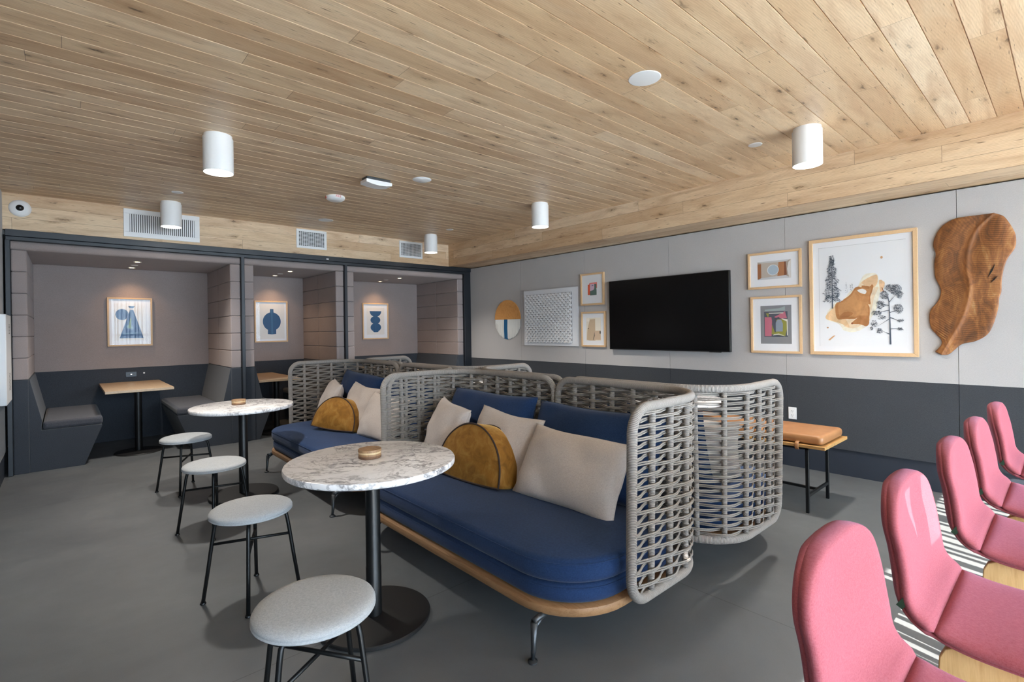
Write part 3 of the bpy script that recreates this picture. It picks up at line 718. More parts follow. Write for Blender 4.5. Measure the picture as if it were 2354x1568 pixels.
def art_big(P, pw, ph):
    P('e4e6e9', sq(0, 0, 1, 1)); P('9fa2a8', sq(.0, .993, 1, .995)); P('a5a8ad', sq(.0, 0.0, .0025, 1))
    X = lambda p: ((p[0]-.055)/.89, (p[1]-.045)/.91)
    light = [(.124,.305),(.216,.433),(.304,.453),(.392,.539),(.46,.565),(.544,.678),(.665,.677),(.688,.618),(.742,.607),(.726,.566),(.694,.51),(.652,.368),(.603,.297),(.545,.218),(.437,.178),(.326,.189),(.266,.25)]
    stain = [(.25,.30),(.234,.425),(.296,.453),(.322,.467),(.391,.509),(.443,.566),(.477,.576),(.51,.57),(.518,.584),(.559,.578),(.599,.573),(.616,.59),(.631,.571),(.615,.521),(.598,.478),(.601,.417),(.573,.421),(.592,.384),(.587,.29),(.582,.247),(.553,.226),(.488,.244),(.404,.252),(.472,.307),(.439,.293),(.336,.294)]
    def jag(pts, amp, k=7):
        o = []; n_ = len(pts); amp *= .45
        for i in range(n_):
            p0, p1, p2, p3 = (pts[(i+q_) % n_] for q_ in (-1, 0, 1, 2))
            for j in range(k):
                s_ = j/k; o.append(X(tuple(.5*((2*p1[c_])+(-p0[c_]+p2[c_])*s_+(2*p0[c_]-5*p1[c_]+4*p2[c_]-p3[c_])*s_*s_+(-p0[c_]+3*p1[c_]-3*p2[c_]+p3[c_])*s_**3)+rnd.uniform(-amp, amp) for c_ in (0, 1))))
        return o
    def shrink(pts, c, s): return [(c[0]+(p[0]-c[0])*s, c[1]+(p[1]-c[1])*s) for p in pts]
    P('e6dccb', jag(light, .004)); P('e0c9aa', jag(shrink(light, (.40, .36), .82), .005)); P('d8b48a', jag([(.124,.305),(.20,.39),(.30,.44),(.34,.30),(.38,.22),(.27,.26)], .004)); P('d9b48c', jag([(.54,.63),(.66,.67),(.67,.60),(.62,.56),(.52,.60)], .004))
    P('d7b28c', jag([(.69,.62),(.74,.60),(.73,.55),(.70,.52)], .003)); P('a9703e', jag(stain, .0025)); P('b88350', jag(shrink(stain, (.47, .42), .86), .004)); P('a36a3a', jag([(.28,.32),(.36,.36),(.42,.34),(.34,.30)], .006)); P('b57d49', jag([(.45,.54),(.58,.52),(.57,.44),(.47,.46)], .006))
    P('e2e0dc', jag([(.47,.545),(.52,.555),(.56,.535),(.55,.51),(.50,.52)], .003)); P('8e5230', circ(*X((.41, .253)), .012, .01)); P('c79a70', circ(*X((.715, .815)), .014, .012)); P('c79a70', [X(p) for p in ((.15, .105), (.17, .10), (.23, .145), (.21, .145))]); P('b98b66', circ(*X((.147, .217)), .012, .007))
    P('9a5a3a', [X(p) for p in ((.71, .56), (.72, .555), (.735, .52), (.728, .515))])
    ik = '4b5562'
    def stroke(x, y, dx, dy, wd):
        L_ = math.hypot(dx, dy) or 1; nx, ny = -dy/L_*wd, dx/L_*wd
        P(ik, [X((x-nx, y-ny)), X((x+dx, y+dy)), X((x+nx, y+ny))], .006)
    P(ik, [X(p) for p in ((.197, .39), (.210, .39), (.204, .86), (.200, .86))], .0058)
    for i in range(650):
        tt = rnd.random()**.8; yy = .875-.42*tt; ww = .012+.105*tt*(.75+.25*sin(tt*26))
        s_ = rnd.choice((-1, 1)); x0 = .202+s_*rnd.random()*ww; stroke(x0, yy+rnd.uniform(-.006, .006), s_*rnd.uniform(.008, .026), rnd.uniform(-.014, .006), .0022)
    for tx, ty, sc in ((.355, .60, .5), (.40, .575, .3), (.418, .585, .35)):
        for i in range(30):
            tt = rnd.random(); stroke(tx+rnd.uniform(-1, 1)*.02*tt*sc*1.4, ty-.11*tt*sc*1.6+.02, rnd.uniform(-.01, .01), rnd.uniform(-.008, .008), .0014)
    P(ik, [X(p) for p in ((.782, .07), (.800, .07), (.793, .30), (.783, .44), (.770, .50), (.766, .50), (.777, .43), (.783, .30))], .0058)
    for (bx, by, ex, ey) in ((.785,.43,.86,.50),(.783,.36,.66,.34),(.785,.40,.68,.42),(.79,.30,.90,.26),(.79,.29,.66,.22),(.79,.20,.90,.21),(.79,.155,.70,.19),(.775,.46,.72,.50),(.79,.34,.90,.37)):
        stroke(bx, by, ex-bx, ey-by, .003)
    for (cx, cy, rx, ry, n_) in ((.85,.53,.055,.045,150),(.74,.49,.04,.035,90),(.80,.55,.05,.03,80),(.88,.49,.035,.03,60),(.70,.41,.045,.035,100),(.66,.34,.05,.02,70),(.87,.37,.045,.04,110),(.89,.27,.03,.012,30),(.635,.25,.03,.03,45),(.61,.21,.015,.015,20),(.69,.185,.03,.022,55),(.88,.20,.03,.010,30),(.71,.30,.04,.02,40)):
        for i in range(int(n_*1.7)):
            a, q = rnd.uniform(0, 2*pi), rnd.random()**.5; stroke(cx+rx*q*cos(a), cy+ry*q*sin(a), rnd.uniform(-.012, .012), rnd.uniform(-.008, .008), .0022)
picture('framed_print', 'large oak-framed print of two ink trees around a rust-coloured stain', (RW, 1.266, 1.650), -pi/2, .812, 1.080, .030, .030, art_big, .048)

# television
t = thing('television', 'large black flat television hung on the grey felt wall', 'television', (RW, 3.215, 1.549), -pi/2)
MB().box((-.787, -.062, -.437), (.787, -.022, .437)).build('case', M['bezel'], t, bevel=.003)
MB().box((-.776, -.0628, -.424), (.776, -.0615, .428)).build('screen', M['screen'], t)
MB().box((-.30, -.022, -.20), (.30, 0, .20)).build('wall_mount', M['bezel'], t)
MB().box((.55, -.05, -.443), (.68, -.03, -.437)).build('sensor', M['bezel'], t)

# round hanging with fringe
t = thing('wall_hanging', 'round wall hanging with plywood top half and white and blue yarn fringe', 'wall hanging', (RW, 6.058, 1.545), -pi/2)
m = MB(); m.prism(circ(0, 0, .311, .311, 0, 180, 48), .004, .018, lambda p, z: (p[0], -z, p[1])); m.build('plywood_half', M['birch'], t)
m = MB(); rnd2 = random.Random(5); N = 86
for i in range(N):
    x = -.300+.600*(i+.5)/N; zb_ = -math.sqrt(.318**2-x*x)*rnd2.uniform(.96, 1.02); f_ = i/N
    m.cur = 1 if .36 < f_ < .50 else (2 if (rnd2.random() < .10 and .3 < f_ < .68) else 0)
    w_ = rnd2.uniform(-.006, .006)
    m.tube([(x, -.010, .0), (x+w_*.5, -.012-rnd2.random()*.004, zb_*.5), (x+w_, -.009, zb_)], .0042 if m.cur < 2 else .002, 5)
m.build('fringe', [M['yarn_white'], M['yarn_blue'], M['yarn_dark']], t, smooth=True)

# acrylic case with woven strips
t = thing('woven_artwork', 'white woven strip artwork in a clear acrylic case', 'artwork', (RW, 5.123, 1.552), -pi/2)
w_, h_, d_ = 1.11, .845, .085
m = MB(); m.box((-w_/2, -d_, -h_/2), (w_/2, -d_+.004, h_/2))
for lo, hi in (((-w_/2, -d_+.004, -h_/2), (-w_/2+.004, -.003, h_/2)), ((w_/2-.004, -d_+.004, -h_/2), (w_/2, -.003, h_/2)), ((-w_/2, -d_+.004, -h_/2), (w_/2, -.003, -h_/2+.004)), ((-w_/2, -d_+.004, h_/2-.004), (w_/2, -.003, h_/2))): m.box(lo, hi)
m.build('acrylic_case', M['acrylic'], t)
MB().box((-w_/2+.006, -.008, -h_/2+.006), (w_/2-.006, -.002, h_/2-.006)).build('back_board', M['paper'], t)
MB().box((-.50, -.012, -.37), (.44, -.0085, .35)).build('shadow_board', M['gap_shade'], t)  # grey sheet stands in for the shade in the weave gaps
m = MB(); nx, nz = 26, 22; X0, X1, Z0_, Z1 = -.50, .44, -.37, .345
px_, pz = (X1-X0)/nx, (Z1-Z0_)/nz
for i in range(nx):
    xc = X0+px_*(i+.5); pts = []
    m.grid(lambda u, v: (xc+(u-.5)*px_*.80+.10*px_*sin((v*nz)*pi), -.024-.009*cos((v*nz+i)*pi)-.004*sin(u*pi), lerp(Z0_, Z1, v)), 2, nz*4)
for j in range(nz):
    zc = Z0_+pz*(j+.5)
    m.grid(lambda u, v: (lerp(X0, X1, u), -.024+.009*cos((u*nx+j)*pi), zc+(v-.5)*pz*.66), nx*4, 1)
m.build('woven_strips', M['white_strip'], t, smooth='all')

# carved leaf
LL = [(.758,1.157),(.721,1.209),(.718,1.254),(.751,1.305),(.782,1.356),(.791,1.439),(.781,1.5),(.741,1.559),(.718,1.619),(.72,1.68),(.746,1.753),(.753,1.814),(.753,1.896),(.744,1.956),(.759,2.029),(.742,2.108),(.695,2.182),(.618,2.224),(.544,2.2245),(.473,2.225),(.396,2.226)]
LR = [(.714,1.133),(.676,1.136),(.637,1.175),(.592,1.221),(.512,1.246),(.447,1.295),(.412,1.371),(.383,1.494),(.375,1.579),(.364,1.626),(.36,1.72),(.345,1.813),(.325,1.877),(.291,1.938),(.28,1.993),(.286,2.059),(.315,2.138),(.348,2.196),(.396,2.226)]
LM = [(.714,1.143),(.659,1.265),(.59,1.423),(.552,1.57),(.539,1.696),(.556,1.796),(.551,1.933),(.532,2.028),(.488,2.128),(.396,2.226)]
def zi(t_, z):
    if z <= t_[0][1]: return t_[0][0]
    for a, b in zip(t_[:-1], t_[1:]):
        if a[1] <= z <= b[1]: return lerp(a[0], b[0], (z-a[1])/max(b[1]-a[1], 1e-6))
    return t_[-1][0]
def smooth_(pts, k=8):   # catmull-rom
    o = []
    for i in range(len(pts)-1):
        p0, p1, p2, p3 = pts[max(i-1, 0)], pts[i], pts[i+1], pts[min(i+2, len(pts)-1)]
        for j in range(k):
            s_ = j/k; o.append(tuple(.5*((2*p1[c_])+(-p0[c_]+p2[c_])*s_+(2*p0[c_]-5*p1[c_]+4*p2[c_]-p3[c_])*s_*s_+(-p0[c_]+3*p1[c_]-3*p2[c_]+p3[c_])*s_**3) for c_ in (0, 1)))
    o.append(pts[-1])
    for i in range(1, len(o)):
        if o[i][1] < o[i-1][1]: o[i] = (o[i][0], o[i-1][1]+1e-5)
    return o
SL, SR, SM = smooth_(LL), smooth_(LR), smooth_(LM)
t = thing('carved_leaf', 'large carved brown wooden leaf with ridges, on the grey felt wall', 'wall art', (RW, .55, 1.68), -pi/2)
NV, NH = 520, 26; vs = []; gr = []
for j in range(NV+1):
    q = j/NV; z = 1.134+(2.2259-1.134)*(1-(1-q)**1.35 if q > 0 else 0)
    yl, yr, ym = zi(SL, z), zi(SR, z), zi(SM, z)
    if z < 1.157: yl = lerp(.714, .758, (z-1.133)/.024)
    ym = min(max(ym, yr+.001), yl-.001)
    row = []
    for i in range(2*NH+1):
        s_ = (i-NH)/NH; yy = ym+(yl-ym)*(-s_) if s_ < 0 else ym+(yr-ym)*s_
        e = 1-abs(s_)**6; d = .014+.012*e+.004*sin(yy*22+z*9)*e
        ang = z+(-.62 if s_ < 0 else .10)*abs(yy-ym)
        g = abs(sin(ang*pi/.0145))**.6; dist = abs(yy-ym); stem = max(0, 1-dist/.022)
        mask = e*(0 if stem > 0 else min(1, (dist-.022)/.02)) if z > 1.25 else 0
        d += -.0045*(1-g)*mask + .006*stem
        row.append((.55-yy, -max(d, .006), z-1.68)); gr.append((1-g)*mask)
    vs += row
nn = 2*NH+1; fs = [(j*nn+i, j*nn+i+1, (j+1)*nn+i+1, (j+1)*nn+i) for j in range(NV) for i in range(2*NH)]
me = bpy.data.meshes.new('leaf_blade'); k0 = len(vs); vs2 = vs+[(v[0], -.003, v[2]) for v in vs]
edge = [i for i in range(nn)]+[j*nn+nn-1 for j in range(1, NV+1)]+[NV*nn+i for i in range(nn-2, -1, -1)]+[j*nn for j in range(NV-1, 0, -1)]
fs += [(edge[(i+1) % len(edge)], edge[i], edge[i]+k0, edge[(i+1) % len(edge)]+k0) for i in range(len(edge))]
me.from_pydata(vs2, [], fs); me.materials.append(M['carved']); at = me.attributes.new('groove', 'FLOAT', 'POINT')
at.data.foreach_set('value', gr+[0.]*(len(vs2)-len(gr))); me.polygons.foreach_set('use_smooth', [True]*len(me.polygons)); me.update()
o = bpy.data.objects.new('leaf_blade', me); COL.objects.link(o); o.parent = t
m = MB()
for (a, b, w_) in (((.436, 1.735), (.394, 1.835), .010), ((.420, 1.695), (.380, 1.745), .007)):
    dx, dz = b[0]-a[0], b[1]-a[1]; mxm, mz = (a[0]+b[0])/2, (a[1]+b[1])/2
    q = [(a[0], a[1]), (mxm-w_*.5, mz-w_*.3), (b[0], b[1]), (mxm+w_*.5, mz+w_*.3)]
    m.prism([(.55-p[0], p[1]-1.68) for p in q], .020, .0300, lambda p, z: (p[0], -z, p[1]))
m.build('crack', M['bezel'], t)

t = thing('power_outlet', 'white double wall outlet above the leather bench', 'outlet', (RW, 1.846, .527), -pi/2)
MB().box((-.036, -.006, -.058), (.036, 0, .058)).build('plate', M['white_plastic'], t, bevel=.002)
for z_ in (-.02, .02):
    m = MB().box((-.0145, -.0070, z_-.014), (.0145, -.006, z_+.012)); m.cur = 1
    m.box((-.008, -.0076, z_-.002), (-.005, -.0069, z_+.007)).box((.005, -.0076, z_-.002), (.008, -.0069, z_+.007)).box((-.0015, -.0076, z_-.011), (.0015, -.0069, z_-.007))
    m.build('socket', [M['white_plastic'], M['bezel']], t)

# ================================================================== TABLES
def cafe_table(x, y, label):
    t = thing('marble_table', label, 'table', (x, y, 0), 0, 'round marble cafe tables')
    MB().lathe([(.001, .003), (.262, .003), (.268, .008), (.268, .020), (.264, .024), (.05, .026), (.001, .026)], n=80).build('base', M['base_steel'], t, smooth=True)
    MB().lathe([(.001, .024), (.0365, .024), (.0365, .255), (.0350, .257), (.0350, .735), (.11, .738), (.11, .744), (.001, .744)], n=40).build('pole', M['black_steel'], t, smooth=True)
    MB().lathe([(.001, .745), (.394, .745), (.398, .748), (.400, .753), (.400, .767), (.397, .773), (.392, .775), (.001, .775)], n=120).build('table_top', M['marble'], t, smooth=True)
    return t
ta = cafe_table(1.108, 2.278, 'round marble pedestal table in the foreground, in front of the nearest blue sofa')
dup(ta, 'round marble pedestal table further back, beside the far blue sofa and the booths', (1.136, 4.765, 0), .9)
dup(ta, 'round marble table seen through the weave, in front of the near sofa facing the bench', (3.93, 2.30, 0), 2.1)
dup(ta, 'round marble table behind the far woven sofas, towards the grey felt wall', (3.95, 4.75, 0), 4.0)
def coasters(x, y, label, rz, k=1.):
    t = thing('coaster_holder', label, 'coaster', (x, y, .7755), rz, 'round wooden coaster stacks on the marble tables')
    r = .055*k
    MB().lathe([(.001, 0), (r*.97, 0), (r, .003), (r, .012), (.001, .012)], n=40).build('tray', M['dark_wood'], t, smooth=True)
    MB().lathe([(.001, .0125), (r*.99, .0125), (r*.99, .022), (.001, .022)], n=40).build('coaster', M['walnut'], t, smooth=True)
    MB().lathe([(.001, .0225), (r*.98, .0225), (r*.98, .031), (.001, .031)], n=40).build('coaster', M['pale_wood'], t, smooth=True)
    MB().lathe([(.001, .0315), (r*1.01, .0315), (r*1.02, .035), (r*1.0, .043), (.001, .044)], n=40).build('lid', M['walnut'], t, smooth=True)
coasters(1.115, 2.315, 'round stack of wooden coasters on the foreground marble table', .4)
coasters(1.12, 4.83, 'round stack of wooden coasters on the far marble table', 1.4)

# ================================================================== STOOLS
def stool(label, x, y, rz):
    t = thing('round_stool', label, 'stool', (x, y, 0), rz, 'round grey padded stools')
    MB().lathe([(.001, 0.4400), (.188, 0.4400), (.197, 0.4420), (.2005, 0.4454), (.2005, 0.4482), (.197, 0.4505), (.199, 0.4536), (.2, 0.4590), (.196, 0.4665), (.186, 0.4733), (.165, 0.4788), (.12, 0.4822), (.001, 0.4835)], n=72).build('seat', M['stool_wool'], t, smooth='all')
    for k in range(4):
        a = k*pi/2; d = Vector((cos(a), sin(a), 0)); pts = []
        ctrl = [(.06, .430), (.13, .430), (.153, .426), (.167, .411), (.174, .380), (.186, .300), (.2, .2), (.228, .012)]
        o = MB().tube([d*r_+Vector((0, 0, z)) for r_, z in ctrl], .0095, 12).build('leg', M['black_steel'], t, smooth='all')
        f_ = MB().lathe([(.001, 0), (.013, 0), (.015, .003), (.013, .010), (.001, .012)], tuple(d*.2285), 16).build('foot', M['black_steel'], o, smooth=True)
    for a in (0, pi/2):
        d = Vector((cos(a), sin(a), 0)); z = .300 if a else .283
        MB().tube([d*-.186+Vector((0, 0, z)), d*.186+Vector((0, 0, z))], .0075, 10).build('crossbar', M['black_steel'], t, smooth='all')
    return t
s1 = stool('round grey padded stool in the foreground, cut by the bottom edge of the photo', .632, 1.745, R(33))
dup(s1, 'round grey padded stool second from the camera, left of the foreground marble table', (.733, 2.93, 0), R(70.8))
dup(s1, 'round grey padded stool third from the camera, in front of the far marble table', (.790, 4.10, 0), R(76))
dup(s1, 'round grey padded stool nearest the booths, behind the far marble table', (.803, 5.315, 0), R(68.7))

# ================================================================== SOFAS
SX, SY = .93, 1.035
def ring_at(d, z, x0=0., x1=SX, y=SY, rf=.33, rb=.26, n=10):
    return [(p[0], p[1], z) for p in rrect(x0+d, x1-d, -y+d, y-d, [max(rf-d, .02), max(rb-d, .02), max(rb-d, .02), max(rf-d, .02)], n)]
def sofa(label, loc, rz):
    t = thing('woven_sofa', label, 'sofa', loc, rz, 'woven rope sofas with blue cushions')
    m = MB(); m.rings([ring_at(.015, .182), ring_at(.003, .186), ring_at(0, .195), ring_at(0, .212), ring_at(.003, .221), ring_at(.015, .225)], True, True, True)
    m.build('base_rail', M['teak'], t, smooth=True)
    def cush(z0, z1, ins, name, x1, crown):
        hh = (z1-z0)/2; zc = (z0+z1)/2; rs = []
        for k in range(9):
            a = -pi/2+pi*k/8; rs.append(ring_at(ins+.035*(1-cos(a)**.6 if cos(a) > 1e-6 else 1), zc+hh*sin(a)*.96, 0, x1))
        rs.append([(p[0], p[1], z1+crown*.5) for p in ring_at(ins+.10, 0, 0, x1)]); rs.append([(p[0], p[1], z1+crown*.85) for p in ring_at(ins+.20, 0, 0, x1)]); rs.append([(p[0], p[1], z1+crown) for p in ring_at(ins+.32, 0, 0, x1)])
        MB().rings(rs).build(name, M['navy'], t, smooth='all')
        for zz in (z0+.016, z1-.016):
            pass
        m = MB(); m.tube([(p[0], p[1], z1-.020) for p in ring_at(ins+.004, 0, 0, x1)], .0035, 6, closed=True); m.build('seam', M['navy'], t, smooth='all')
    cush(.227, .316, .014, 'base_cushion', SX, .0)
    cush(.318, .425, .000, 'seat_cushion', SX-.02, .022)
    for sy in (-1, 1):
        for sx, fx in ((1, -.03), (-1, SX+.03)):
            y = sy*.825; m = MB()
            pts = [(fx, y, .010), (fx+sx*.006, y, .06), (fx+sx*.012, y, .165)]
            m.tube(pts, lambda i: (.0085, .011, .016)[i], 12)
            m.tube([(fx+sx*.008, y, .168), (fx+sx*.04, y, .176), (fx+sx*.16, y, .178)], lambda i: (.014, .014, .012)[i], 10)
            m.tube([(fx+sx*.012, y, .12), (fx+sx*.028, y, .150), (fx+sx*.065, y, .172)], .009, 8)
            lg = m.build('leg', M['grey_steel'], t, smooth='all')
            MB().lathe([(.001, 0), (.018, 0), (.021, .003), (.021, .009), (.012, .014), (.001, .014)], (fx, y, 0), 20).build('foot', M['grey_steel'], lg, smooth=True)
    # woven back in two mirrored panels
    A0, RR, XB, YA, YM = .30, .30, 1.000, 1.095, .018
    L1 = XB-RR-A0; L2 = RR*pi/2; L3 = (YA-RR)-YM; LT = L1+L2+L3
    def plan(s_):
        if s_ < L1: return Vector((A0+s_, -YA, 0)), Vector((0, -1, 0))
        if s_ < L1+L2:
            a = (s_-L1)/RR; return Vector((XB-RR+RR*sin(a), -YA+RR-RR*cos(a), 0)), Vector((sin(a), -cos(a), 0))
        q = s_-L1-L2; return Vector((XB, -YA+RR+q, 0)), Vector((1, 0, 0))
    ZB, ZT, RC = .218, 1.052, .105
    for side in (-1, 1):
        def P(s_, z, off=0.):
            p, nrm = plan(min(max(s_, 0), LT)); fl = (z-ZB)/(ZT-ZB); v = p+nrm*(off+.02*fl-.008); v.z = z
            if side > 0: v.y = -v.y
            return v
        pts = []
        for q in rrect(0, LT, ZB, ZT, RC, 7):
            if pts and (abs(q[0]-pts[-1][0])+abs(q[1]-pts[-1][1])) > .05:
                a = pts[-1]; n_ = int(math.hypot(q[0]-a[0], q[1]-a[1])/.035)+1
                for k in range(1, n_): pts.append((lerp(a[0], q[0], k/n_), lerp(a[1], q[1], k/n_)))
            pts.append(q)
        a, q = pts[-1], pts[0]; n_ = int(math.hypot(q[0]-a[0], q[1]-a[1])/.035)+1
        for k in range(1, n_): pts.append((lerp(a[0], q[0], k/n_), lerp(a[1], q[1], k/n_)))
        MB().tube([P(*p) for p in pts], .0225, 12, closed=True).build('rope_rim', M['rope'], t, smooth='all')
        nb = 11; ss = [LT*k/nb for k in range(nb+1)]
        m = MB()
        for s_ in ss[1:-1]:
            zl = [lerp(ZB+.01, ZT-.01, k/8) for k in range(9)]; m.tube([P(s_, z) for z in zl], .0155, 8)
        m.build('upright', M['rope'], t, smooth='all')
        m = MB(); NL = 30; rnd3 = random.Random(11+side)
        for j in range(NL):
            z = lerp(ZB+.03, ZT-.03, j/(NL-1)); k0 = 0
            dz = min(z-ZB, ZT-z); se = RC-math.sqrt(max(RC*RC-(RC-dz)**2, 0)) if dz < RC else 0
            s0, s1_ = se, LT-se; par = j % 2; jit = [rnd3.uniform(-.0015, .0015) for _ in range(nb*6+2)]
            for st in (-1, 1):
                pts = []
                for k in range(nb*6+1):
                    s_ = LT*k/(nb*6)
                    if s_ < s0-1e-6 or s_ > s1_+1e-6: continue
                    ph = (k/6.+par)*pi; off = .0215*cos(ph); open_ = .0036+.0012*abs(sin(ph))
                    zz = z+.004*math.cos(ph)+st*open_+jit[k]*abs(sin(ph))
                    pts.append(P(s_, zz, off))
                if len(pts) > 2: m.tube(pts, .0040, 5, caps=False)
        m.build('rope_weave', M['strand'], t, smooth='all')
    return t
A = sofa('woven rope sofa nearest the camera facing the foreground marble table, with a mustard half-round cushion', (1.475, 2.345, 0), 0)
B = dup(A, 'woven rope sofa further back by the booths, facing the far marble table', (1.52, 4.56, 0), 0)
D = dup(A, 'woven rope sofa back to back with the nearest one, facing the leather bench', (3.575, 2.315, 0), pi)
Cc = dup(A, 'far woven rope sofa facing the grey felt wall, only its top rail showing', (3.60, 4.55, 0), pi)

for o in kids(A):   # the far pair of legs on this sofa stands further in
    if o.name.startswith('leg') and max(v.co.y for v in o.data.vertices) > .5: o.location.y -= .19
# cushions -----------------------------------------------------------
def pillow_bm(w, h, T, pinch=.06, seed=1, wr=.006, ear=.0, n=26, pw=.42):
    rn = random.Random(seed); ph = [rn.uniform(0, 6) for _ in range(8)]
    m = MB()
    def f(side):
        def g(a, b):
            u, v = 2*a-1, 2*b-1
            uu = u*(1-pinch*(1-v*v)*0-pinch*(1-abs(v)**2.2)*abs(u)**3); vv = v*(1-pinch*(1-abs(u)**2.2)*abs(v)**3)
            t_ = max((1-u*u)*(1-v*v), 0)**pw
            t_ += .02*sin(6*u+ph[0]+3*v)*max((1-u*u)*(1-v*v), 0)**.3*2
            cr = (abs(u)*abs(v))**3
            wv = wr*(sin(9*u*v+ph[1])+.6*sin(14*u+5*v+ph[2])*abs(v)+.6*sin(12*v-6*u+ph[3])*abs(u))*max((1-u**4)*(1-v**4), 0)
            return (uu*w/2, side*(t_*T/2+.004*(1-cr)) + wv, vv*h/2 + .004*sin(4*u+ph[4]))
        return g
    k0 = 0
    m.grid(f(-1), n, n); 
    g1 = MB(); g1.grid(f(1), n, n)
    k = len(m.v); m.v += g1.v; m.f += [tuple(reversed([a+k for a in q])) for q in g1.f]; m.mi += g1.mi
    e = [i*(n+1) for i in range(n+1)]+[n*(n+1)+j for j in range(1, n+1)]+[i*(n+1)+n for i in range(n-1, -1, -1)]+[j for j in range(n-1, 0, -1)]
    for i in range(len(e)): a, b = e[i], e[(i+1) % len(e)]; m.f.append((b, a, a+k, b+k)); m.mi.append(0)
    seam = [tuple((Vector(m.v[i])+Vector(m.v[i+k]))/2) for i in e]
    return m, seam
def place(o, x, y, z, yaw, lean, roll=0):
    """front (-Y local) turned by yaw, leaning back by lean"""
    o.rotation_mode = 'XYZ'
    o.matrix_world = Matrix.Translation((x, y, z)) @ Matrix.Rotation(yaw, 4, 'Z') @ Matrix.Rotation(-lean, 4, 'X') @ Matrix.Rotation(roll, 4, 'Y')
def pillow(kind, label, x, y, z, yaw, lean, roll=0, seed=1, w=None, h=None, T=None):
    if kind == 'blue':
        m, s_ = pillow_bm(w or .93, h or .50, T or .20, .03, seed, .006, pw=.36); name, cat, mt, grp = 'back_cushion', 'cushion', M['navy'], 'blue sofa back cushions'
    else:
        m, s_ = pillow_bm(w or .62, h or .42, T or .18, .07, seed, .006, pw=.45); name, cat, mt, grp = 'throw_pillow', 'pillow', M['linen'], 'beige linen throw pillows'
    t = thing(name, label, cat, (0, 0, 0), 0, grp)
    m.build('cover', mt, t, smooth='all'); MB().tube(s_, .0028, 5, closed=True).build('piped_seam', mt, t, smooth='all')
    place(t, x, y, z, yaw, lean, roll)
    return t
def mustard(label, x, y, z, yaw, lean, roll=0, T=.16, seed=3, sc_=1):
    t = thing('half_round_cushion', label, 'cushion', (0, 0, 0), 0, 'mustard velvet half-round cushions')
    Rr = .295*sc_; H = .340*sc_; rn = random.Random(seed); N_ = 56
    out = []
    for k in range(N_):
        a = pi*k/(N_-1); out.append((Rr*cos(a)*(1+.02*sin(3*a)), H*sin(a)**.92-.0))
    bot = [(lerp(-Rr, Rr, k/14), -.012*sin(pi*k/14)) for k in range(1, 14)]
    prof = [(p[0], p[1]+.02) for p in out+bot]; c0 = (0, .15)
    def sc(p, s_): return (c0[0]+(p[0]-c0[0])*s_, c0[1]+(p[1]-c0[1])*s_)
    def ring(s_, yy, wob=0.):
        return [(sc(p, s_)[0], yy+wob*(sin(sc(p, s_)[0]*19+1)+sin(sc(p, s_)[1]*23)), sc(p, s_)[1]) for i, p in enumerate(prof)]
    m = MB(); hT = T/2
    rs = [ring(s_, -(hT*(1+.42*(1-(s_)**2)))+0, .002) for s_ in (.02, .25, .5, .7, .85, .95)] + [ring(1.0, -hT*1.0), ring(1.012, -hT*.6, .003), ring(1.015, 0, .003), ring(1.012, hT*.6, .003), ring(1.0, hT)] + [ring(s_, hT*(1+.42*(1-(s_)**2)), .002) for s_ in (.95, .85, .7, .5, .25, .02)]
    m.rings([r_[::-1] for r_ in rs]); m.build('cover', M['velvet'], t, smooth='all')
    for yy in (-hT, hT): MB().tube([(p[0], yy*1.01, p[1]) for p in [sc(q, 1.005) for q in prof]], .0055, 6, closed=True).build('piping', M['piping'], t, smooth='all')
    place(t, x, y, z, yaw, lean, roll); return t
FY = -pi/2      # front toward -X
zs = .447
# nearest sofa
pillow('blue', 'long blue back cushion on the nearest sofa, the half closer to the camera', 2.285, 1.895, .675, FY, .30, 0, 2)
pillow('blue', 'long blue back cushion on the nearest sofa, the half away from the camera', 2.285, 2.860, .690, FY, .30, 0, 3)
pillow('beige', 'beige pillow nearest the camera, lying against the woven arm of the nearest sofa', 2.075, 1.86, .610, FY+.08, .50, .05, 4, w=.70, h=.43, T=.20)
pillow('beige', 'beige pillow behind the mustard cushion on the nearest sofa', 2.12, 2.50, .635, FY, .42, .06, 5, w=.62, h=.45)
pillow('beige', 'beige pillow leaning in the far corner of the nearest sofa', 2.06, 3.05, .650, FY-.25, .38, .05, 6, w=.58, h=.45)
mustard('mustard velvet half-round cushion with dark piping on the nearest sofa', 1.92, 2.53, .432, FY+.06, .22)
# far sofa
pillow('blue', 'blue back cushion on the far sofa, beside the woven partition', 2.33, 4.10, .675, FY, .30, 0, 7)
pillow('blue', 'blue back cushion with a raised corner on the far sofa, nearer the booths', 2.33, 5.07, .700, FY, .28, .04, 8)
pillow('beige', 'beige pillow on the far sofa, partly hidden by the woven arm', 2.11, 4.12, .615, FY+.05, .45, .03, 9, w=.62, h=.43)
pillow('beige', 'beige pillow behind the mustard cushion on the far sofa', 2.16, 4.70, .645, FY, .40, .06, 10, w=.60, h=.45)
pillow('beige', 'beige pillow in the corner of the far sofa closest to the booths', 2.10, 5.27, .650, FY-.25, .38, .04, 11, w=.58, h=.45)
mustard('mustard velvet half-round cushion slumped on the far sofa', 1.95, 4.72, .432, FY+.42, .30, .05, .19, 3, .88)
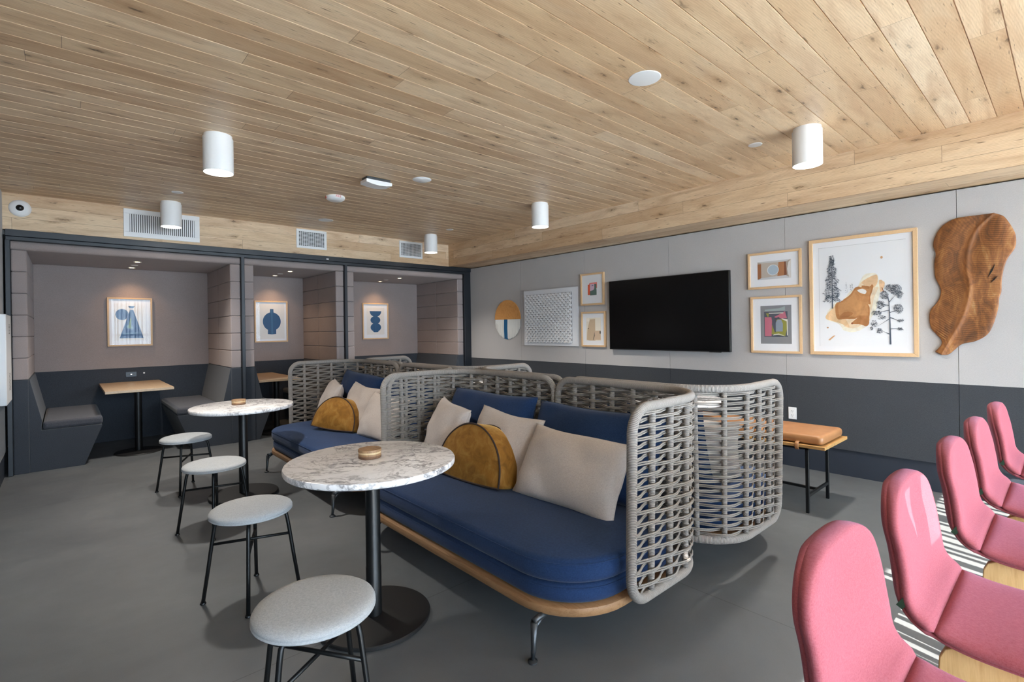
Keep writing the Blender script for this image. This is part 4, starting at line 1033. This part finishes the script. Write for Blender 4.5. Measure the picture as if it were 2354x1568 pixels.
# sofas on the other side
B2 = pi/2
for (x, y, nm) in ((2.765, 1.87, 'near'), (2.765, 2.83, 'far'), (2.79, 4.10, 'near'), (2.79, 5.06, 'far')):
    s_ = 'near' if y < 3.3 else 'far'
    pillow('blue', 'blue cushion glimpsed through rope weave, %s half of the %s sofa facing right wall' % (nm, s_), x, y, .675, B2, .30, 0, int(y*10))
pillow('beige', 'beige pillow glimpsed through rope weave at the near end of the bench-facing sofa', 3.02, 1.62, .62, B2+.35, .45, 0, 21, w=.52, h=.42)
pillow('beige', 'beige pillow behind the weave at the far end of the bench-facing sofa', 2.98, 2.90, .62, B2-.2, .45, 0, 22, w=.55, h=.42)

# ================================================================== BENCH
t = thing('leather_bench', 'low bench with tan leather cushion on oak board and black legs by the right wall', 'bench', (4.32, 1.94, 0))
MB().box((-.268, -.745, .488), (.268, .745, .510)).build('board', M['bench_ply'], t, bevel=.0015)
for sx in (-.225, .225):
    for sy in (-.615, .615): MB().box((sx-.011, sy-.011, 0), (sx+.011, sy+.011, .488)).build('leg', M['black_steel'], t, bevel=.002)
m = MB()
for sy in (-.615, .615): m.box((-.214, sy-.009, .115), (.214, sy+.009, .135)).box((-.236, sy-.011, .468), (.236, sy+.011, .4878))
m.box((-.009, -.606, .116), (.009, .606, .134)).box((-.235, -.606, .468), (-.215, .606, .4878)).box((.215, -.606, .468), (.235, .606, .4878))
m.build('stretcher', M['black_steel'], t)
hw, hl = .245, .725; rs = []
for k in range(9):
    a = -pi/2+pi*k/8; e_ = .03*(1-max(cos(a), 0)**.5)
    rs.append([(p[0], p[1], .548+.034*sin(a)) for p in rrect(-hw+e_, hw-e_, -hl+e_, hl-e_, .035, 5)])
rs.append([(p[0], p[1], .588) for p in rrect(-hw+.09, hw-.09, -hl+.10, hl-.10, .03, 5)]); rs.append([(p[0], p[1], .591) for p in rrect(-hw+.18, hw-.18, -hl+.25, hl-.25, .02, 5)])
MB().rings(rs).build('cushion', M['leather'], t, smooth='all')
for y_ in (-.56, .56):
    m = MB(); m.tube([(-.24, y_, .530), (-.268, y_, .522), (-.276, y_, .505), (-.274, y_, .485), (-.262, y_, .470)], .014, 8, flat=.18); m.build('strap', M['leather'], t, smooth='all')

# ================================================================== PINK COUNTER CHAIRS
PR = [(.276, .985), (.2765, .972), (.2765, .95), (.274, .90), (.264, .85), (.257, .80), (.252, .76), (.240, .728), (.218, .704), (.185, .690), (.14, .683), (.05, .680), (-.05, .682), (-.12, .683), (-.155, .676), (-.168, .662)]
def chair(label, x, y, rz=0):
    t = thing('counter_chair', label, 'chair', (x, y, 0), rz, 'pink upholstered counter chairs')
    P2 = [(a, b) for a, b in smooth_uv(PR)]; n_ = len(P2)
    def width(i):
        z = P2[i][1]; yv = P2[i][0]
        if i < n_*.58:
            d = max(.987-z, 0); w_ = .217*(1-(1-min(d/.115, 1))**2.2)**(1/2.2)+.01
            w_ *= 1-.035*sin(min(max((z-.74)/.2, 0), 1)*pi)
        else:
            q = max(0, -(yv)-.08)/.09; w_ = .218*(1-.12*q**2)
        return max(w_, .012)
    ic = int(n_*.60)
    def wrap(i): return lerp(1, -.2, min(max((i/n_-.38)/.3, 0), 1))
    def frame(i):
        a, b = P2[max(i-2, 0)], P2[min(i+2, n_-1)]; ty, tz = b[0]-a[0], b[1]-a[1]; L_ = math.hypot(ty, tz); return tz/L_, -ty/L_
    def loft(name, i0, i1, inset, top, bot, e0, e1, K=28):
        rs = []
        for i in range(i0, i1+1):
            ny, nz = frame(i); w_ = width(i)-inset; ring = []
            f_ = min(1, (.12+(i-i0)/e0) if e0 else 1, (.12+(i1-i)/e1) if e1 else 1)**.5
            for k in range(K):
                a_ = 2*pi*k/K; cu, su = cos(a_), sin(a_); xx = max(w_, .01)*(abs(cu)**.5)*(1 if cu >= 0 else -1)
                v_ = (abs(su)**.7)*(1 if su >= 0 else -1)
                off = lerp(bot, top, (v_+1)/2)*f_ + (bot+0.)*(1-f_)*.3 + .024*(xx/.22)**2*wrap(i)
                ring.append((xx, P2[i][0]-0*ny+off*ny, P2[i][1]+off*nz))
            rs.append(ring)
        MB().rings(rs).build(name, M['pink'], t, smooth='all')
    # ny,nz point to the sitter's side as minus
    loft('shell', 1, n_-1, .007, -.008, -.036, 3, 3)
    loft('backrest_pad', 0, ic, .0, .012, -.030, 3, 2); loft('seat_pad', ic, n_-1, .0, .010, -.030, 2, 3)
    MB().box((-.0022, -.007, -.013), (.0022, .007, .013), Matrix.Translation((-.2225, .2425, .731)) @ Matrix.Rotation(.55, 4, 'X')).build('fabric_tag', M['tag_green'], t)
    for s_ in (-1, 1):
        o_ = [(.215, .45), (.262, 0), (.222, 0), (.175, .44), (.125, .575), (.10, .592), (-.09, .592), (-.115, .575), (-.175, .44), (-.222, 0), (-.262, 0), (-.215, .45), (-.196, .60), (-.194, .632), (-.184, .655), (-.162, .668), (.162, .668), (.184, .655), (.194, .632), (.196, .60)]
        o_ = [(p[0]-.01, p[1]-.02) for p in o_]
        m = MB(); xa, xb = sorted((s_*.150, s_*.178)); m.prism(o_, xa, xb, lambda p, z: (z, p[0], p[1])); ob = m.build('leg_frame', [M['beech'], M['beech_edge']], t, bevel=.003)
        for p in ob.data.polygons:
            if abs(p.normal.x) < .5: p.material_index = 1
    m = MB(); m.box((-.150, -.225, .20), (.150, -.203, .235)).box((-.150, .180, .20), (.150, .202, .235)); m.build('footrest', M['beech'], t, bevel=.003)
    m = MB(); m.box((-.150, -.09, .635), (.150, .10, .655)); m.build('mounting_plate', M['grey_steel'], t)
    return t
def smooth_uv(pts, k=4):
    o = []
    for i in range(len(pts)-1):
        p0, p1, p2, p3 = pts[max(i-1, 0)], pts[i], pts[i+1], pts[min(i+2, len(pts)-1)]
        for j in range(k):
            s_ = j/k; o.append(tuple(.5*((2*p1[c_])+(-p0[c_]+p2[c_])*s_+(2*p0[c_]-5*p1[c_]+4*p2[c_]-p3[c_])*s_*s_+(-p0[c_]+3*p1[c_]-3*p2[c_]+p3[c_])*s_**3) for c_ in (0, 1)))
    o.append(pts[-1]); return o
ch = chair('pink upholstered counter chair nearest the camera, seen from behind at the bottom edge', 1.134, .045)
dup(ch, 'pink counter chair second from the camera, its backrest striped by sunlight', (1.705, .035, 0), 0)
dup(ch, 'pink counter chair in the middle of the row of five', (2.345, .015, 0), 0)
dup(ch, 'pink counter chair fourth from the camera, second last of the row', (2.905, .005, 0), 0)
dup(ch, 'pink counter chair at the far end of the row, nearest the right wall', (3.525, -.015, 0), 0)
